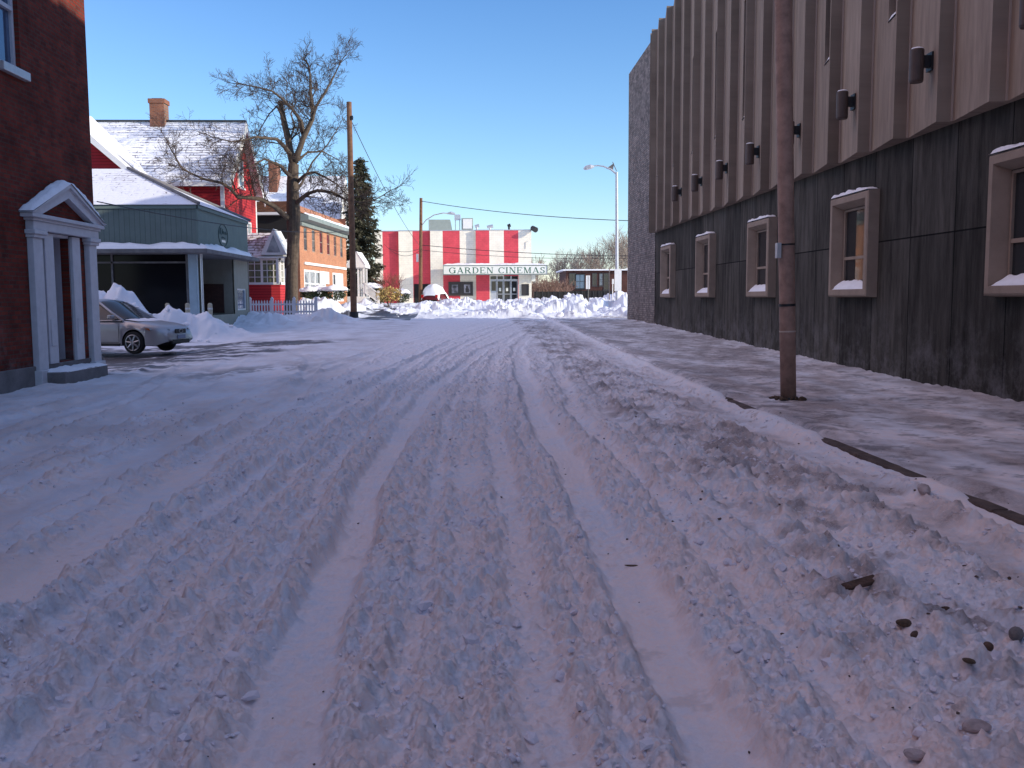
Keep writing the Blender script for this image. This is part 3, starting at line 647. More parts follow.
# glazed shop front under the canopy, with an entrance cut into the corner
zc = zf0 - .19
MB().quad((-26, Y0 + .35, .5), (XG - .55, Y0 + .35, .5), (XG - .55, Y0 + .35, zc), (-26, Y0 + .35, zc)).build('shop_glass', M['shopglass'], gs)
m = MB()
for xx in (-25, -22.9, -20.8, -18.7, -16.6, -14.5, XG - .6): m.box(xx, Y0 + .28, .4, xx + .07, Y0 + .345, zc)
m.box(-26, Y0 + .28, zc - .35, XG - .6, Y0 + .34, zc - .28); m.box(-26, Y0 + .25, .2, XG - .6, Y0 + .345, .75); m.build('mullion', M['found'], gs)
M['bluewh'] = mat('pale blue column paint', (.36, .46, .52), .6, var=.1)
m = MB(); m.box(XG - .45, Y0 + .1, 0, XG - .12, Y0 + .32, zc); m.build('column', M['bluewh'], gs, bevel=.02)
m = MB(); m.tube([(XG + .1, Y0 + .0, 0), (XG + .1, Y0, zc)], .05, 8); m.build('drainpipe', M['galv'], gs)
ye = atx(235, 290, XG).y
m = MB(); m.box(XG - 1.6, Y0 + .36, .3, XG - 1.52, ye, zc); m.box(XG - 1.52, ye, .3, XG - .1, ye + .1, zc); m.build('entrance_wall', M['cream'], gs)
m = MB(); m.quad((XG - 1.51, Y0 + .5, .8), (XG - 1.51, ye - .3, .8), (XG - 1.51, ye - .3, 2.4), (XG - 1.51, Y0 + .5, 2.4)); m.build('entrance_glass', M['shopglass'], gs); MB().box(XG - 1.5, ye - .06, 1.0, XG - .5, ye - .004, 2.3).build('entrance_door', M['door'], gs)
m = MB(); m.box(XG - .12, Y0 + 1.2, .3, XG - .02, ye, .95); m.build('low_wall', M['cream'], gs)
MB().wall('x', XG - .03, ye, Y1, .2, zc, [(ye + .5, Y1 - .4, 1.1, 2.1)], .12, 1).build('side_wall', M['cream'], gs)
w = MB(); frame_x(w, XG - .14, 1, ye + .502, Y1 - .402, 1.102, 2.098, .07, .07); wo = w.build('window', M['whitel'], gs)
MB().quad((XG - .12, ye + .5, 1.1), (XG - .12, Y1 - .4, 1.1), (XG - .12, Y1 - .4, 2.1), (XG - .12, ye + .5, 2.1)).build('pane', M['glassblue'], wo)
MB().quad((-26, Y1, .2), (XG, Y1, .2), (XG, Y1, zf1), (-26, Y1, zf1)).build('back_wall', M['cream'], gs)
# round script emblem on the side fascia
M['emb'] = mat('dark green emblem paint', (.05, .085, .075), .7)
ec = atx(223, 235.5, XG + .01); em = MB(); ry, rz_ = .42, .47
ring = [(XG + .02, ec.y + ry * 1.7 * math.cos(t), ec.z + rz_ * math.sin(t)) for t in [i * 2 * math.pi / 40 for i in range(41)]]
em.tube(ring, .016, 5, False)
for (dy, dz, pts) in ((-.55, .05, [(0, 0), (.1, .24), (.2, .26), (.16, .12), (.05, 0), (.2, -.03), (.3, .05)]), (-.2, .05, [(0, 0), (.08, .22), (.14, .0), (.2, .12), (.3, .12), (.28, 0), (.4, .04), (.5, .13), (.52, 0), (.62, .02), (.72, .12)]), (-.3, -.12, [(0, 0), (.1, .06), (.2, 0), (.3, .06), (.4, 0), (.6, .03)])):
    em.tube([(XG + .03, ec.y + dy + p[0] * 1.1, ec.z + dz + p[1]) for p in pts], .013, 5)
eo = em.build('emblem', M['emb'], gs)
MB().box(XG + .012, ec.y - .3, ec.z - .30, XG + .03, ec.y + .3, ec.z - .2).build('emblem_plate', M['galv'], eo)

# ================================================================== red house
rh = thing('red_house', 'bright red clapboard house with snowy roof, brick chimney and white glazed porch', 'house', (-18, 53, .6))
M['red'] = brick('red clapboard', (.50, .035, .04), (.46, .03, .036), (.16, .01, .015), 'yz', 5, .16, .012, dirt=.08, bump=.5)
M['redy'] = brick('red clapboard front', (.36, .02, .026), (.33, .018, .024), (.12, .008, .01), 'xz', 5, .16, .012, dirt=.08, bump=.5)  # darker copy of the clapboard, shade of the front put into its colour
M['chim'] = brick('orange chimney brick', (.30, .105, .05), (.20, .07, .04), (.2, .15, .12), 'xz', dirt=.2)
M['housesnow'] = thin_snow('house roof snow', 'xz', (.13, .125, .15), .42, .17)
X1 = -13.96; ya, yb_ = 52., 59.6; ym = (ya + yb_) / 2
ze = at(233, 184, ya - .3).z; zr = at(248.5, 121, ym).z - .2
MB().poly([(X1, ya, .3), (X1, yb_, .3), (X1, yb_, ze + .25), (X1, ym, zr - .1), (X1, ya, ze + .25)]).build('wall', M['red'], rh)
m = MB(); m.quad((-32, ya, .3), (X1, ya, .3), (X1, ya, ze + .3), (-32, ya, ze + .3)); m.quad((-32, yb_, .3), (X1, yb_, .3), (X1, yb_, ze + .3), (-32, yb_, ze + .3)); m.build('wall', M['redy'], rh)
ov = .45; sl = (zr - ze) / (ym - ya + .3)
def roof_pair(mb, x0, x1, ya, yb_, ym, ze, zr, t=.16):
    for yy, in ((ya,), (yb_,)):
        mb.prism([(x0, yy, ze), (x0, ym, zr), (x0, ym, zr + t), (x0, yy, ze + t)], (x1 - x0, 0, 0))
m = MB(); roof_pair(m, -32, X1 + ov, ya - .35, yb_ + .35, ym, ze, zr); m.build('roof', M['housesnow'], rh)
m = MB()
for yy in (ya - .34, yb_ + .34): m.prism([(X1 + .01, yy, ze - .06), (X1 + .01, ym, zr - .05), (X1 + .01, ym, zr - .006), (X1 + .01, yy, ze - .008)], (ov - .02, 0, 0))
m.build('soffit', M['whitel'], rh)
m = MB()
for yy in (ya - .36, yb_ + .36): m.prism([(X1 + ov + .002, yy, ze - .42), (X1 + ov + .002, ym, zr - .4), (X1 + ov + .002, ym, zr + .17), (X1 + ov + .002, yy, ze + .15)], (.06, 0, 0))
m.box(-32, ya - .40, ze - .12, X1 + ov, ya - .352, ze + .12); m.box(X1 - .15, ya - .02, .3, X1 + .03, ya + .18, ze + .2); m.box(X1 + .002, yb_ - .18, .3, X1 + .03, yb_ + .03, ze + .2)
m.build('trim', M['whitel'], rh)
MB().box(-32, ym - .12, zr + .16, X1 + ov, ym + .12, zr + .24).build('ridge_cap', M['asph'], rh)
cc_ = at(159.5, 122, ym); zt = at(159.5, 100, ym).z
ch = MB().box(cc_.x - .42, ym - .4, zr - .9, cc_.x + .42, ym + .4, zt - .25).box(cc_.x - .48, ym - .46, zt - .25, cc_.x + .48, ym + .46, zt).build('chimney', M['chim'], rh)
MB().box(cc_.x - .3, ym - .3, zt + .001, cc_.x + .3, ym + .3, zt + .05).build('flue', M['asph'], ch)
# front wing with its gable towards the camera
wy = 49.4; ex = at(138, 169, wy).x; exm = ex - 4.6; zw = ze - .3; zwr = zw + 4.35
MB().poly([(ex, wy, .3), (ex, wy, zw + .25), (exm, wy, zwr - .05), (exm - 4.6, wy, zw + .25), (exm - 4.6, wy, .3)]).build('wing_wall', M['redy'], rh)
MB().quad((ex, wy, .3), (ex, ya, .3), (ex, ya, zw + .3), (ex, wy, zw + .3)).build('wing_wall', M['red'], rh)
m = MB()
for s in (1, -1): m.prism([(exm + s * 4.95, wy - .4, zw), (exm, wy - .4, zwr), (exm, wy - .4, zwr + .16), (exm + s * 4.95, wy - .4, zw + .16)], (0, ya - wy + 3.4, 0))
wr = m.build('wing_roof', M['housesnow'], rh)
m = MB()
for s in (1, -1): m.prism([(exm + s * 5, wy - .47, zw - .2), (exm, wy - .47, zwr - .17), (exm, wy - .47, zwr + .17), (exm + s * 5, wy - .47, zw + .16)], (0, .065, 0))
m.build('wing_trim', M['whitel'], rh)
m = MB().prism([(exm + 4.97, wy + .25, zw + .16), (exm, wy + .25, zwr + .17), (exm, wy + .25, zwr + .26), (exm + 4.97, wy + .25, zw + .25)], (0, .22, 0)); m.build('roof_flashing', M['found'], rh)
s_ = MB(); snow_sheet(s_, rect((exm + 4.95, wy - .42, zw + .16), (exm + 4.95, ya + .2, zw + .16), (exm + .1, ya + 3, zwr + .17), (exm + .1, wy - .42, zwr + .17)), 24, 24, .06, 9, 1.2, .05); s_.build('snow', M['snow'], wr, smooth=True)
# gable windows
def win_x(root, X, o, y0, y1, z0, z1, paint, gl, nz=1, sill=True, w=.12, cross=0, nm='window'):
    m = MB(); frame_x(m, X + o * .005, o, y0, y1, z0, z1, w, .07)
    for k in range(nz): zz = z0 + (z1 - z0) * (k + 1) / (nz + 1); m.box(X + o * .005, y0 + w, zz - .03, X + o * .05, y1 - w, zz + .03)
    for k in range(cross): yy = y0 + (y1 - y0) * (k + 1) / (cross + 1); m.box(X + o * .006, yy - .025, z0 + w, X + o * .045, yy + .025, z1 - w)
    if sill: m.box(X + o * .005, y0 - .08, z0 - .1, X + o * .15, y1 + .08, z0 - .002)
    wo = m.build(nm, paint, root)
    MB().quad((X + o * .012, y0 + .02, z0 + .02), (X + o * .012, y1 - .02, z0 + .02), (X + o * .012, y1 - .02, z1 - .02), (X + o * .012, y0 + .02, z1 - .02)).build('pane', gl, wo)
    return wo
def win_y(root, Y, x0, x1, z0, z1, paint, gl, nz=1, w=.12, cross=0, nm='window'):
    m = MB(); frame_y(m, Y - .005, x0, x1, z0, z1, w, .07)
    for k in range(nz): zz = z0 + (z1 - z0) * (k + 1) / (nz + 1); m.box(x0 + w, Y - .005, zz - .03, x1 - w, Y - .05, zz + .03)
    for k in range(cross): xx = x0 + (x1 - x0) * (k + 1) / (cross + 1); m.box(xx - .025, Y - .006, z0 + w, xx + .025, Y - .045, z1 - w)
    m.box(x0 - .08, Y - .005, z0 - .1, x1 + .08, Y - .15, z0 - .002)
    wo = m.build(nm, paint, root)
    MB().quad((x0 + .02, Y - .012, z0 + .02), (x1 - .02, Y - .012, z0 + .02), (x1 - .02, Y - .012, z1 - .02), (x0 + .02, Y - .012, z1 - .02)).build('pane', gl, wo)
    return wo
M['glassw'] = mat('pale curtained window glass', (.30, .33, .34), .15, 0, .6, var=.5, scale=2)
win_x(rh, X1, 1, 55.2, 56.4, ze + .3, ze + 1.9, M['whitel'], M['glassw'])
for y in (53.0, 54.6, 56.9): win_x(rh, X1, 1, y, y + 1.05, 4.3 if y < 56 else 4.0, 6.3, M['whitel'], M['glassw'])
M['porchsnow'] = thin_snow('porch roof snow', 'xy', (.2, .17, .15), .35, .2)
# porch: red apron, white posts and many-paned glazing, its own small gable
px0, px1, py0, py1 = X1, -11.75, 55.6, 59.4; zt = at(262, 257, py0).z; ZA = at(262, 284, py0).z; zpk = at(262, 231, py0).z
pr = MB().box(px0 + .003, py0, .2, px1, py1, ZA).build('porch', M['red'], rh)
m = MB()
for xx in (px0 + .1, px0 + 1.1, px1 - .12): m.box(xx, py0 - .03, ZA, xx + .12, py0 + .09, zt)
for yy in (py0, py0 + .95, py0 + 1.9, py0 + 2.85, py1 - .12): m.box(px1 - .06, yy, ZA, px1 + .05, yy + .14, zt)
m.box(px0, py0 - .05, ZA - .04, px1 + .06, py0 - .002, ZA + .1); m.box(px1 + .002, py0 - .05, ZA - .04, px1 + .06, py1, ZA + .1); m.box(px0, py0 - .05, zt - .2, px1 + .08, py0 + .05, zt); m.box(px1 - .02, py0 - .05, zt - .2, px1 + .08, py1, zt)
for k in range(1, 4): m.box(px0 + .1, py0 - .02, ZA + k * .39, px1, py0 + .02, ZA + .04 + k * .39); m.box(px1 - .02, py0, ZA + k * .39, px1 + .02, py1, ZA + .04 + k * .39)
for k in range(1, 6): xx = px0 + (px1 - px0) * k / 6; m.box(xx - .02, py0 - .02, ZA, xx + .02, py0 + .02, zt)
for k in range(1, 12): yy = py0 + (py1 - py0) * k / 12; m.box(px1 - .02, yy - .015, ZA, px1 + .02, yy + .015, zt)
m.build('glazing_frame', M['whitel'], pr)
M['porchgl'] = mat('porch glass with greenery inside', (.16, .17, .10), .2, 0, .6, var=.7, scale=1.5)
m = MB(); m.quad((px0, py0 + .03, ZA), (px1, py0 + .03, ZA), (px1, py0 + .03, zt), (px0, py0 + .03, zt)); m.quad((px1 - .03, py0, ZA), (px1 - .03, py1, ZA), (px1 - .03, py1, zt), (px1 - .03, py0, zt)); m.build('pane', M['porchgl'], pr)
A_, B_, C_, D_ = (px0, py0 - .25, zt + .1), (px1 + .3, py0 - .25, zt + .1), (px1 - .7, py0 + 1.5, zpk), (px0, py0 + 1.5, zpk)
MB().quad(A_, B_, C_, D_).quad(B_, (px1 + .3, py1, zt + .1), (px1 - .7, py1, zpk), C_).build('porch_roof', M['porchsnow'], pr)
m = MB(); m.box(px0, py0 - .25, zt, px1 + .3, py1, zt + .095)
m.prism([(px1 - 1.0, py0 - .55, zt + .1), (px1 + .55, py0 - .55, zt + .1), (px1 - .2, py0 - .55, zpk + .1)], (0, 2.2, 0)); m.box(px1 - 1.15, py0 - .6, zt - .08, px1 + .7, py0 + 1.6, zt - .004); m.box(px1 + .4, py0 - .5, .9, px1 + .52, py0 - .38, zt - .08); m.box(px1 - .1, py0 - .5, ZA, px1 + .02, py0 - .38, zt - .08); pf = m.build('porch_gable', M['whitel'], pr); MB().prism([(px1 - .62, py0 - .56, zt + .25), (px1 + .2, py0 - .56, zt + .25), (px1 - .2, py0 - .56, zpk - .25)], (0, -.03, 0)).build('gable_light', M['glassw'], pf)

# ================================================================== white house behind
wh = thing('white_house', 'white house with snow covered roof and brick chimney behind the brick offices', 'house', (-18, 92, 1))
M['wside'] = mat('white siding', (.74, .72, .66), .7, var=.06, scale=2)
ya, yb_ = 88., 98.; ym = 93.; X2 = at(341, 230, ym).x; ze2 = at(300, 226, ya).z; zr2 = at(340, 178, ym).z
MB().poly([(X2, ya, .3), (X2, yb_, .3), (X2, yb_, ze2), (X2, ym, zr2 - .1), (X2, ya, ze2)]).build('wall', M['wside'], wh)
MB().quad((-40, ya, .3), (X2, ya, .3), (X2, ya, ze2 + .1), (-40, ya, ze2 + .1)).build('wall', M['wside'], wh)
M['housesnow2'] = thin_snow('far roof snow', 'xz', (.2, .18, .17), .75, .35)
m = MB(); roof_pair(m, -40, X2 + .5, ya - .4, yb_ + .4, ym, ze2 - .3, zr2, .2); m.build('roof', M['housesnow2'], wh)
m = MB()
for yy in (ya - .41, yb_ + .41): m.prism([(X2 + .502, yy, ze2 - .6), (X2 + .502, ym, zr2 - .25), (X2 + .502, ym, zr2 + .2), (X2 + .502, yy, ze2 - .1)], (.08, 0, 0))
m.build('trim', M['whitel'], wh)
q = at(274.5, 176, ym - 1); zt2 = at(274.5, 163, ym - 1).z
MB().box(q.x - .4, ym - 1.8, zr2 - 2, q.x + .4, ym - .2, zt2).build('chimney', M['chim'], wh)
win_x(wh, X2, 1, 92, 93.4, 8.4, 10.2, M['whitel'], M['glass'])

# ================================================================== orange brick offices
bo = thing('brick_offices', 'sunlit orange brick two storey offices with green cornice behind the bare tree', 'building', (-12, 72, .8))
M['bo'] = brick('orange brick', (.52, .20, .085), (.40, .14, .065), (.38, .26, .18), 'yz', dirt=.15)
M['boy'] = brick('orange brick front', (.24, .09, .05), (.18, .07, .045), (.18, .12, .09), 'xz', dirt=.15)  # darker copy of the lit brick, with the front's shade in its colour
M['corn'] = mat('weathered green cornice', (.20, .24, .22), .7, var=.2, scale=2)
# the street face turns a little, so it is built straight and the thing is rotated
A0 = at(300, 270, 65.7); A1 = at(346.6, 270, 80.3); bang = math.atan2(A1.x - A0.x, A1.y - A0.y); LB = math.hypot(A1.x - A0.x, A1.y - A0.y)
bo.location = (A0.x, A0.y, .7); ORG[bo.name] = Vector((0, 0, 0)); bo.rotation_euler.z = -bang
zc1 = at(300, 221.5, 65.7).z - .7; zp = at(300, 201, 65.7).z - .7; zmid = at(302, 264, 66).z - .7
wins = [(1.2 + 2.25 * k, 2.1 + 2.25 * k, at(303, 250, 66.5).z - .7, zc1 - .3) for k in range(6)]
sh = [(1.0, 7.2, .7, zmid - .35), (9.5, 13.2, .7, zmid - .35)]
MB().wall('x', 0, 0, LB, -.4, zc1, wins + sh, .06, 1).build('wall', M['bo'], bo)
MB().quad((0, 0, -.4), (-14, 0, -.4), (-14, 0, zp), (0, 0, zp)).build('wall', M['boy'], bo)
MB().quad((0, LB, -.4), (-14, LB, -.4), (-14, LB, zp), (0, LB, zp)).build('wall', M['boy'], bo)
m = MB(); m.prism([(.0, 0, zc1), (.7, 0, zc1 + .15), (.7, 0, zc1 + .45), (0, 0, zc1 + .6)], (0, LB, 0)); m.box(.002, .1, zc1 - .25, .18, LB - .1, zc1); m.build('cornice', M['corn'], bo)
m = MB(); m.prism([(0, 0, zc1 + .6), (.3, 0, zc1 + .6), (-.8, 0, zp), (-14, 0, zp), (-14, 0, zc1 + .6)], (0, LB, 0)); m.build('parapet', M['bo'], bo)
s_ = MB(); snow_sheet(s_, rect((.7, 0, zc1 + .45), (.7, LB, zc1 + .45), (.25, LB, zc1 + .62), (.25, 0, zc1 + .62)), 30, 4, .12, 3, 1, .05); s_.build('snow', M['snow'], bo)
m = MB(); m.box(-13, -.01, zc1 - 1.4, -.6, -.6, zc1 - 1.25); m.box(-13, -.011, zc1 + .45, -.4, -.5, zc1 + .62); m.build('balcony_ledge', M['whitel'], bo)
MB().box(-13, -.03, zc1 - 1.25, -.6, -.003, zc1 + .44).build('balcony_shade', M['dark'], bo)  # flat dark slab, the shade of the balcony recess given as colour
for a, b2, z0, z1 in wins:
    m = MB(); frame_x(m, -.055, 1, a + .003, b2 - .003, z0 + .003, z1 - .003, .06, .03); m.box(-.055, a + .05, (z0 + z1) / 2, -.03, b2 - .05, (z0 + z1) / 2 + .05); wo = m.build('window', M['conc'], bo)
    MB().quad((-.045, a, z0), (-.045, b2, z0), (-.045, b2, z1), (-.045, a, z1)).build('pane', M['glass'], wo)
for a, b2, z0, z1 in sh:
    m = MB(); frame_x(m, -.055, 1, a + .003, b2 - .003, z0 + .003, z1 - .003, .14, .07)
    n = 4 if b2 - a > 5 else 3
    for k in range(1, n): yy = a + (b2 - a) * k / n; m.box(-.055, yy - .06, z0, .02, yy + .06, z1)
    m.box(-.055, a, z0 + (z1 - z0) * .55, .01, b2, z0 + (z1 - z0) * .55 + .1); wo = m.build('shop_window', M['whitel'], bo)
    MB().quad((-.045, a, z0), (-.045, b2, z0), (-.045, b2, z1), (-.045, a, z1)).build('pane', M['glassw'], wo)
MB().box(.03, 5.2, zmid - 1.3, .1, 8.0, zmid - .35).build('sign_board', M['whitel'], bo); MB().box(.03, 10.2, zmid - 1.5, .1, 12.8, zmid - .5).build('sign_board', M['whitel'], bo)
m = MB(); m.box(.01, 1, zmid + .0, .12, LB - .5, zmid + .18); m.build('string_course', M['whitel'], bo)

# white entrance porch with stair beside it
ep = thing('white_porch', 'small white porch with stair railing between the utility pole and the bushes', 'porch', (-10.6, 82, .8))
P0 = at(352, 290, 82); P1 = at(366, 290, 82); zg = .9
ztop = at(360, 268, 82).z; zap = at(360, 252, 82).z
m = MB()
for xx in (P0.x, (P0.x + P1.x) / 2, P1.x - .15):
    m.box(xx, 81.0, zg + .9, xx + .16, 81.16, ztop); m.box(xx, 83.0, zg + .9, xx + .16, 83.16, ztop)
m.build('post', M['whitel'], ep)
m = MB(); m.box(P0.x - .3, 80.8, zg - .3, P1.x + .1, 84, zg + .9); m.build('landing', M['wside'], ep)
m = MB(); m.prism([(P0.x - .3, 80.7, ztop), (P1.x + .15, 80.7, ztop), (P1.x + .15, 80.7, ztop + .25), ((P0.x + P1.x) / 2, 80.7, zap), (P0.x - .3, 80.7, ztop + .25)], (0, 3.4, 0)); po_ = m.build('roof', M['whitel'], ep)
s_ = MB(); xm_ = (P0.x + P1.x) / 2
for s, xe in ((-1, P0.x - .3), (1, P1.x + .15)): snow_sheet(s_, rect((xe, 80.65, ztop + .25), (xe, 84.1, ztop + .25), (xm_, 84.1, zap), (xm_, 80.65, zap)), 8, 6, .15, 2, 1, .1)
s_.build('snow', M['snow'], po_)
sx0 = P1.x; sx1 = at(379, 300, 82).x
m = MB()
for k in range(7): m.box(sx0 + .1 + (sx1 - sx0) * k / 7, 81, zg - .3, sx0 + .1 + (sx1 - sx0) * (k + 1) / 7, 82.6, zg + .9 - .13 * (k + 1))
m.build('stair', M['galv'], ep)
for yy in (80.95,):
    m = MB(); za_, zb2 = zg + 2.0, zg + 1.15
    m.prism([(sx0, yy, za_), (sx1, yy, zb2), (sx1, yy, zb2 + .12), (sx0, yy, za_ + .12)], (0, .1, 0)); m.prism([(sx0, yy, za_ - .8), (sx1, yy, zb2 - .75), (sx1, yy, zb2 - .65), (sx0, yy, za_ - .7)], (0, .1, 0))
    for k in range(11): t = (k + .5) / 11; xx = sx0 + (sx1 - sx0) * t; zz = za_ + (zb2 - za_) * t; m.box(xx - .035, yy + .02, zz - .75, xx + .035, yy + .08, zz)
    m.box(sx1 - .02, yy - .03, zb2 - 1, sx1 + .16, yy + .13, zb2 + .25); m.build('railing', M['whitel'], ep)

# ================================================================== cinema
ci = thing('cinema', 'red and white striped cinema with green lettered marquee at the end of the street', 'cinema', (1, 101, 1.1))
M['cw'] = brick('cream painted block', (.92, .86, .72), (.90, .84, .70), (.76, .70, .60), 'xz', .4, .2, .010, dirt=.12, bump=.25)
M['cr'] = brick('red painted block', (.70, .085, .11), (.67, .08, .105), (.55, .06, .08), 'xz', .4, .2, .010, dirt=.16, bump=.25)
def two_tone(name, whites, reds, parent):
    m = MB(); 
    for q in whites: m.quad(*q)
    nw = len(m.f)
    for q in reds: m.quad(*q)
    o = m.build(name, M['cw'], parent); o.data.materials.append(M['cr'])
    for i, p in enumerate(o.data.polygons): p.material_index = 0 if i < nw else 1
    return o
secs = [(101.14, [(375, 383, 0), (383, 399, 1)]), (100.76, [(399, 413, 0), (413, 430.5, 1)]), (100.38, [(430.5, 443, 0), (443, 460, 1), (460, 476, 0)]), (100.0, [(476, 489.5, 1), (489.5, 504, 0), (504, 518.5, 1), (518.5, 531.5, 0)])]
ztc = at(450, 230.5, 100).z; z0 = .2
DX0, DX1, DZ1 = at(490.5, 280, 100).x, at(518, 280, 100).x, at(500, 276, 100).z
for Y, st in secs:
    W_, R2 = [], []
    for a, b2, c in st:
        xa, xb = at(a, 270, Y).x, at(b2, 270, Y).x
        if Y == 100.0 and a in (489.5, 504):
            # the wall above the doors; the doors stand in the opening below
            q = [((xa, Y, DZ1), (xb, Y, DZ1), (xb, Y, ztc), (xa, Y, ztc))]
            if a == 489.5: q.append(((xa, Y, z0), (DX0, Y, z0), (DX0, Y, DZ1), (xa, Y, DZ1)))
            else: q.append(((DX1, Y, z0), (xb, Y, z0), (xb, Y, DZ1), (DX1, Y, DZ1)))
        else: q = [((xa, Y, z0), (xb, Y, z0), (xb, Y, ztc), (xa, Y, ztc))]
        (R2 if c else W_).extend(q)
    xe = at(st[0][0], 270, Y).x
    W_.append(((xe, Y, z0), (xe, Y + .5, z0), (xe, Y + .5, ztc), (xe, Y, ztc)))
    two_tone('wall', W_, R2, ci)
xl, xr_ = at(375, 270, 101.14).x, at(531.5, 270, 100).x
m = MB(); m.quad((xr_, 100, z0), (xr_, 126, z0), (xr_, 126, ztc), (xr_, 100, ztc)); m.quad((xl, 101.14, z0), (xl, 126, z0), (xl, 126, ztc), (xl, 101.14, ztc)); m.quad((xl, 126, z0), (xr_, 126, z0), (xr_, 126, ztc), (xl, 126, ztc)); m.build('wall', M['cw'], ci)
MB().poly([(xl, 101.4, ztc - .1), (xr_ - .01, 101.4, ztc - .1), (xr_ - .01, 125.9, ztc - .1), (xl, 125.9, ztc - .1)]).build('roof', M['snow'], ci)
m = MB()
for Y, st in secs:
    xa, xb = at(st[0][0], 270, Y).x, at(st[-1][1], 270, Y).x; m.box(xa, Y - .04, ztc, xb - .003, Y + 1.5, ztc + .09)
m.build('coping', M['galv'], ci)
# marquee
YM = 98.25; mx0, mx1 = at(443, 270, YM).x, at(547.5, 270, YM).x; mz0, mz1 = at(495, 274.6, YM).z, at(495, 265, YM).z
mq = MB().box(mx0, YM, mz0, mx1, 99.99, mz1).build('marquee', M['corn'], ci)
M['signw'] = mat('sign face', (.80, .80, .72), .5, var=.03)
MB().box(mx0 + .07, YM - .03, mz0 + .07, mx1 - .07, YM - .002, mz1 - .1).build('sign_face', M['signw'], mq)
m = MB(); frame_y(m, YM - .002, mx0, mx1, mz0, mz1, .06, .07); m.build('frame', M['corn'], mq)
s_ = MB(); snow_sheet(s_, rect((mx0, YM, mz1), (mx1, YM, mz1), (mx1, 99.95, mz1), (mx0, 99.95, mz1)), 50, 6, .16, 3, 1.2, .04); s_.build('snow', M['snow'], mq)
# serif capitals drawn from strokes
TK, TN, SF = .17, .075, .07
def stroke(o, a, b2, w):
    d = Vector((b2[0] - a[0], b2[1] - a[1])); n = Vector((-d.y, d.x)).normalized() * w / 2
    if abs(d.x) > .02 and abs(d.y) > .3: # slanted stroke cut level at both ends
        h = w / 2 * d.length / abs(d.y); o.append([(a[0] - h, a[1]), (a[0] + h, a[1]), (b2[0] + h, b2[1]), (b2[0] - h, b2[1])]); return
    o.append([(a[0] - n.x, a[1] - n.y), (a[0] + n.x, a[1] + n.y), (b2[0] + n.x, b2[1] + n.y), (b2[0] - n.x, b2[1] - n.y)])
def arc(o, cx, cy, rx, ry, a0, a1, n=16):
    for i in range(n):
        q = []
        for t in (a0 + (a1 - a0) * i / n, a0 + (a1 - a0) * (i + 1) / n):
            t = R(t); th = TN + (TK - TN) * abs(math.cos(t)) ** 1.5
            q.append(((cx + (rx - th) * math.cos(t), cy + (ry - th * .9) * math.sin(t)), (cx + rx * math.cos(t), cy + ry * math.sin(t))))
        o.append([q[0][0], q[0][1], q[1][1], q[1][0]])
def serif(o, x, z, w=.34): stroke(o, (x - w / 2, z + (SF / 2 if z < .5 else -SF / 2)), (x + w / 2, z + (SF / 2 if z < .5 else -SF / 2)), SF)
def letter(ch):
    o = []
    def V(x, w=TK): stroke(o, (x, 0), (x, 1), w); serif(o, x, 0); serif(o, x, 1)
    if ch == 'G': arc(o, .5, .5, .5, .51, 38, 325); stroke(o, (.88, .05), (.88, .46), TK); serif(o, .86, .46, .34); stroke(o, (.9, .68), (.9, 1), .06); w = 1.02
    if ch == 'C': arc(o, .5, .5, .5, .51, 40, 318); stroke(o, (.9, .66), (.9, 1), .06); w = .96
    if ch == 'A': stroke(o, (.14, 0), (.5, 1), TN); stroke(o, (.5, 1), (.88, 0), TK); stroke(o, (.25, .34), (.75, .34), TN); serif(o, .14, 0, .28); serif(o, .88, 0, .34); w = 1.02
    if ch == 'R': V(.17); arc(o, .45, .74, .36, .26, -90, 90); stroke(o, (.2, .965), (.48, .965), TN); stroke(o, (.2, .52), (.48, .52), TN); stroke(o, (.48, .52), (.88, 0), TK); serif(o, .9, 0, .26); w = 1.0
    if ch == 'D': V(.17); arc(o, .42, .5, .52, .5, -90, 90); stroke(o, (.2, .965), (.45, .965), TN); stroke(o, (.2, .035), (.45, .035), TN); w = .98
    if ch == 'E': V(.17); stroke(o, (.2, .965), (.78, .965), TN); stroke(o, (.2, .035), (.8, .035), TN); stroke(o, (.2, .52), (.6, .52), TN); stroke(o, (.77, .76), (.77, 1), .06); stroke(o, (.8, 0), (.8, .26), .06); stroke(o, (.6, .4), (.6, .64), .05); w = .86
    if ch == 'N': stroke(o, (.15, 0), (.15, 1), TN); stroke(o, (.18, 1), (.84, 0), TK); stroke(o, (.86, 0), (.86, 1), TN); serif(o, .15, 0, .28); serif(o, .12, 1, .26); serif(o, .86, 1, .28); w = 1.0
    if ch == 'I': V(.17); w = .36
    if ch == 'M': stroke(o, (.15, 0), (.15, 1), TN); stroke(o, (.2, 1), (.57, 0), TK); stroke(o, (.57, 0), (.95, 1), TN); stroke(o, (.99, 0), (.99, 1), TK); serif(o, .15, 0, .28); serif(o, .99, 0, .32); serif(o, .13, 1, .24); serif(o, 1.02, 1, .24); w = 1.18
    if ch == 'S': arc(o, .36, .74, .32, .26, 30, 270, 12); arc(o, .36, .26, .34, .27, -150, 90, 12); stroke(o, (.64, .68), (.64, 1), .06); stroke(o, (.04, 0), (.04, .32), .06); w = .74
    return o, w
lx0, lx1 = at(449, 270, YM).x, at(545, 270, YM).x; lz0 = at(495, 273.3, YM).z; lh = at(495, 267.3, YM).z - lz0
word = 'GARDEN CINEMAS'; tot = sum(.62 if c == ' ' else letter(c)[1] + .16 for c in word) - .16; sx = (lx1 - lx0) / tot; lx = lx0
M['lett'] = mat('dark green letter', (.03, .12, .07), .5)
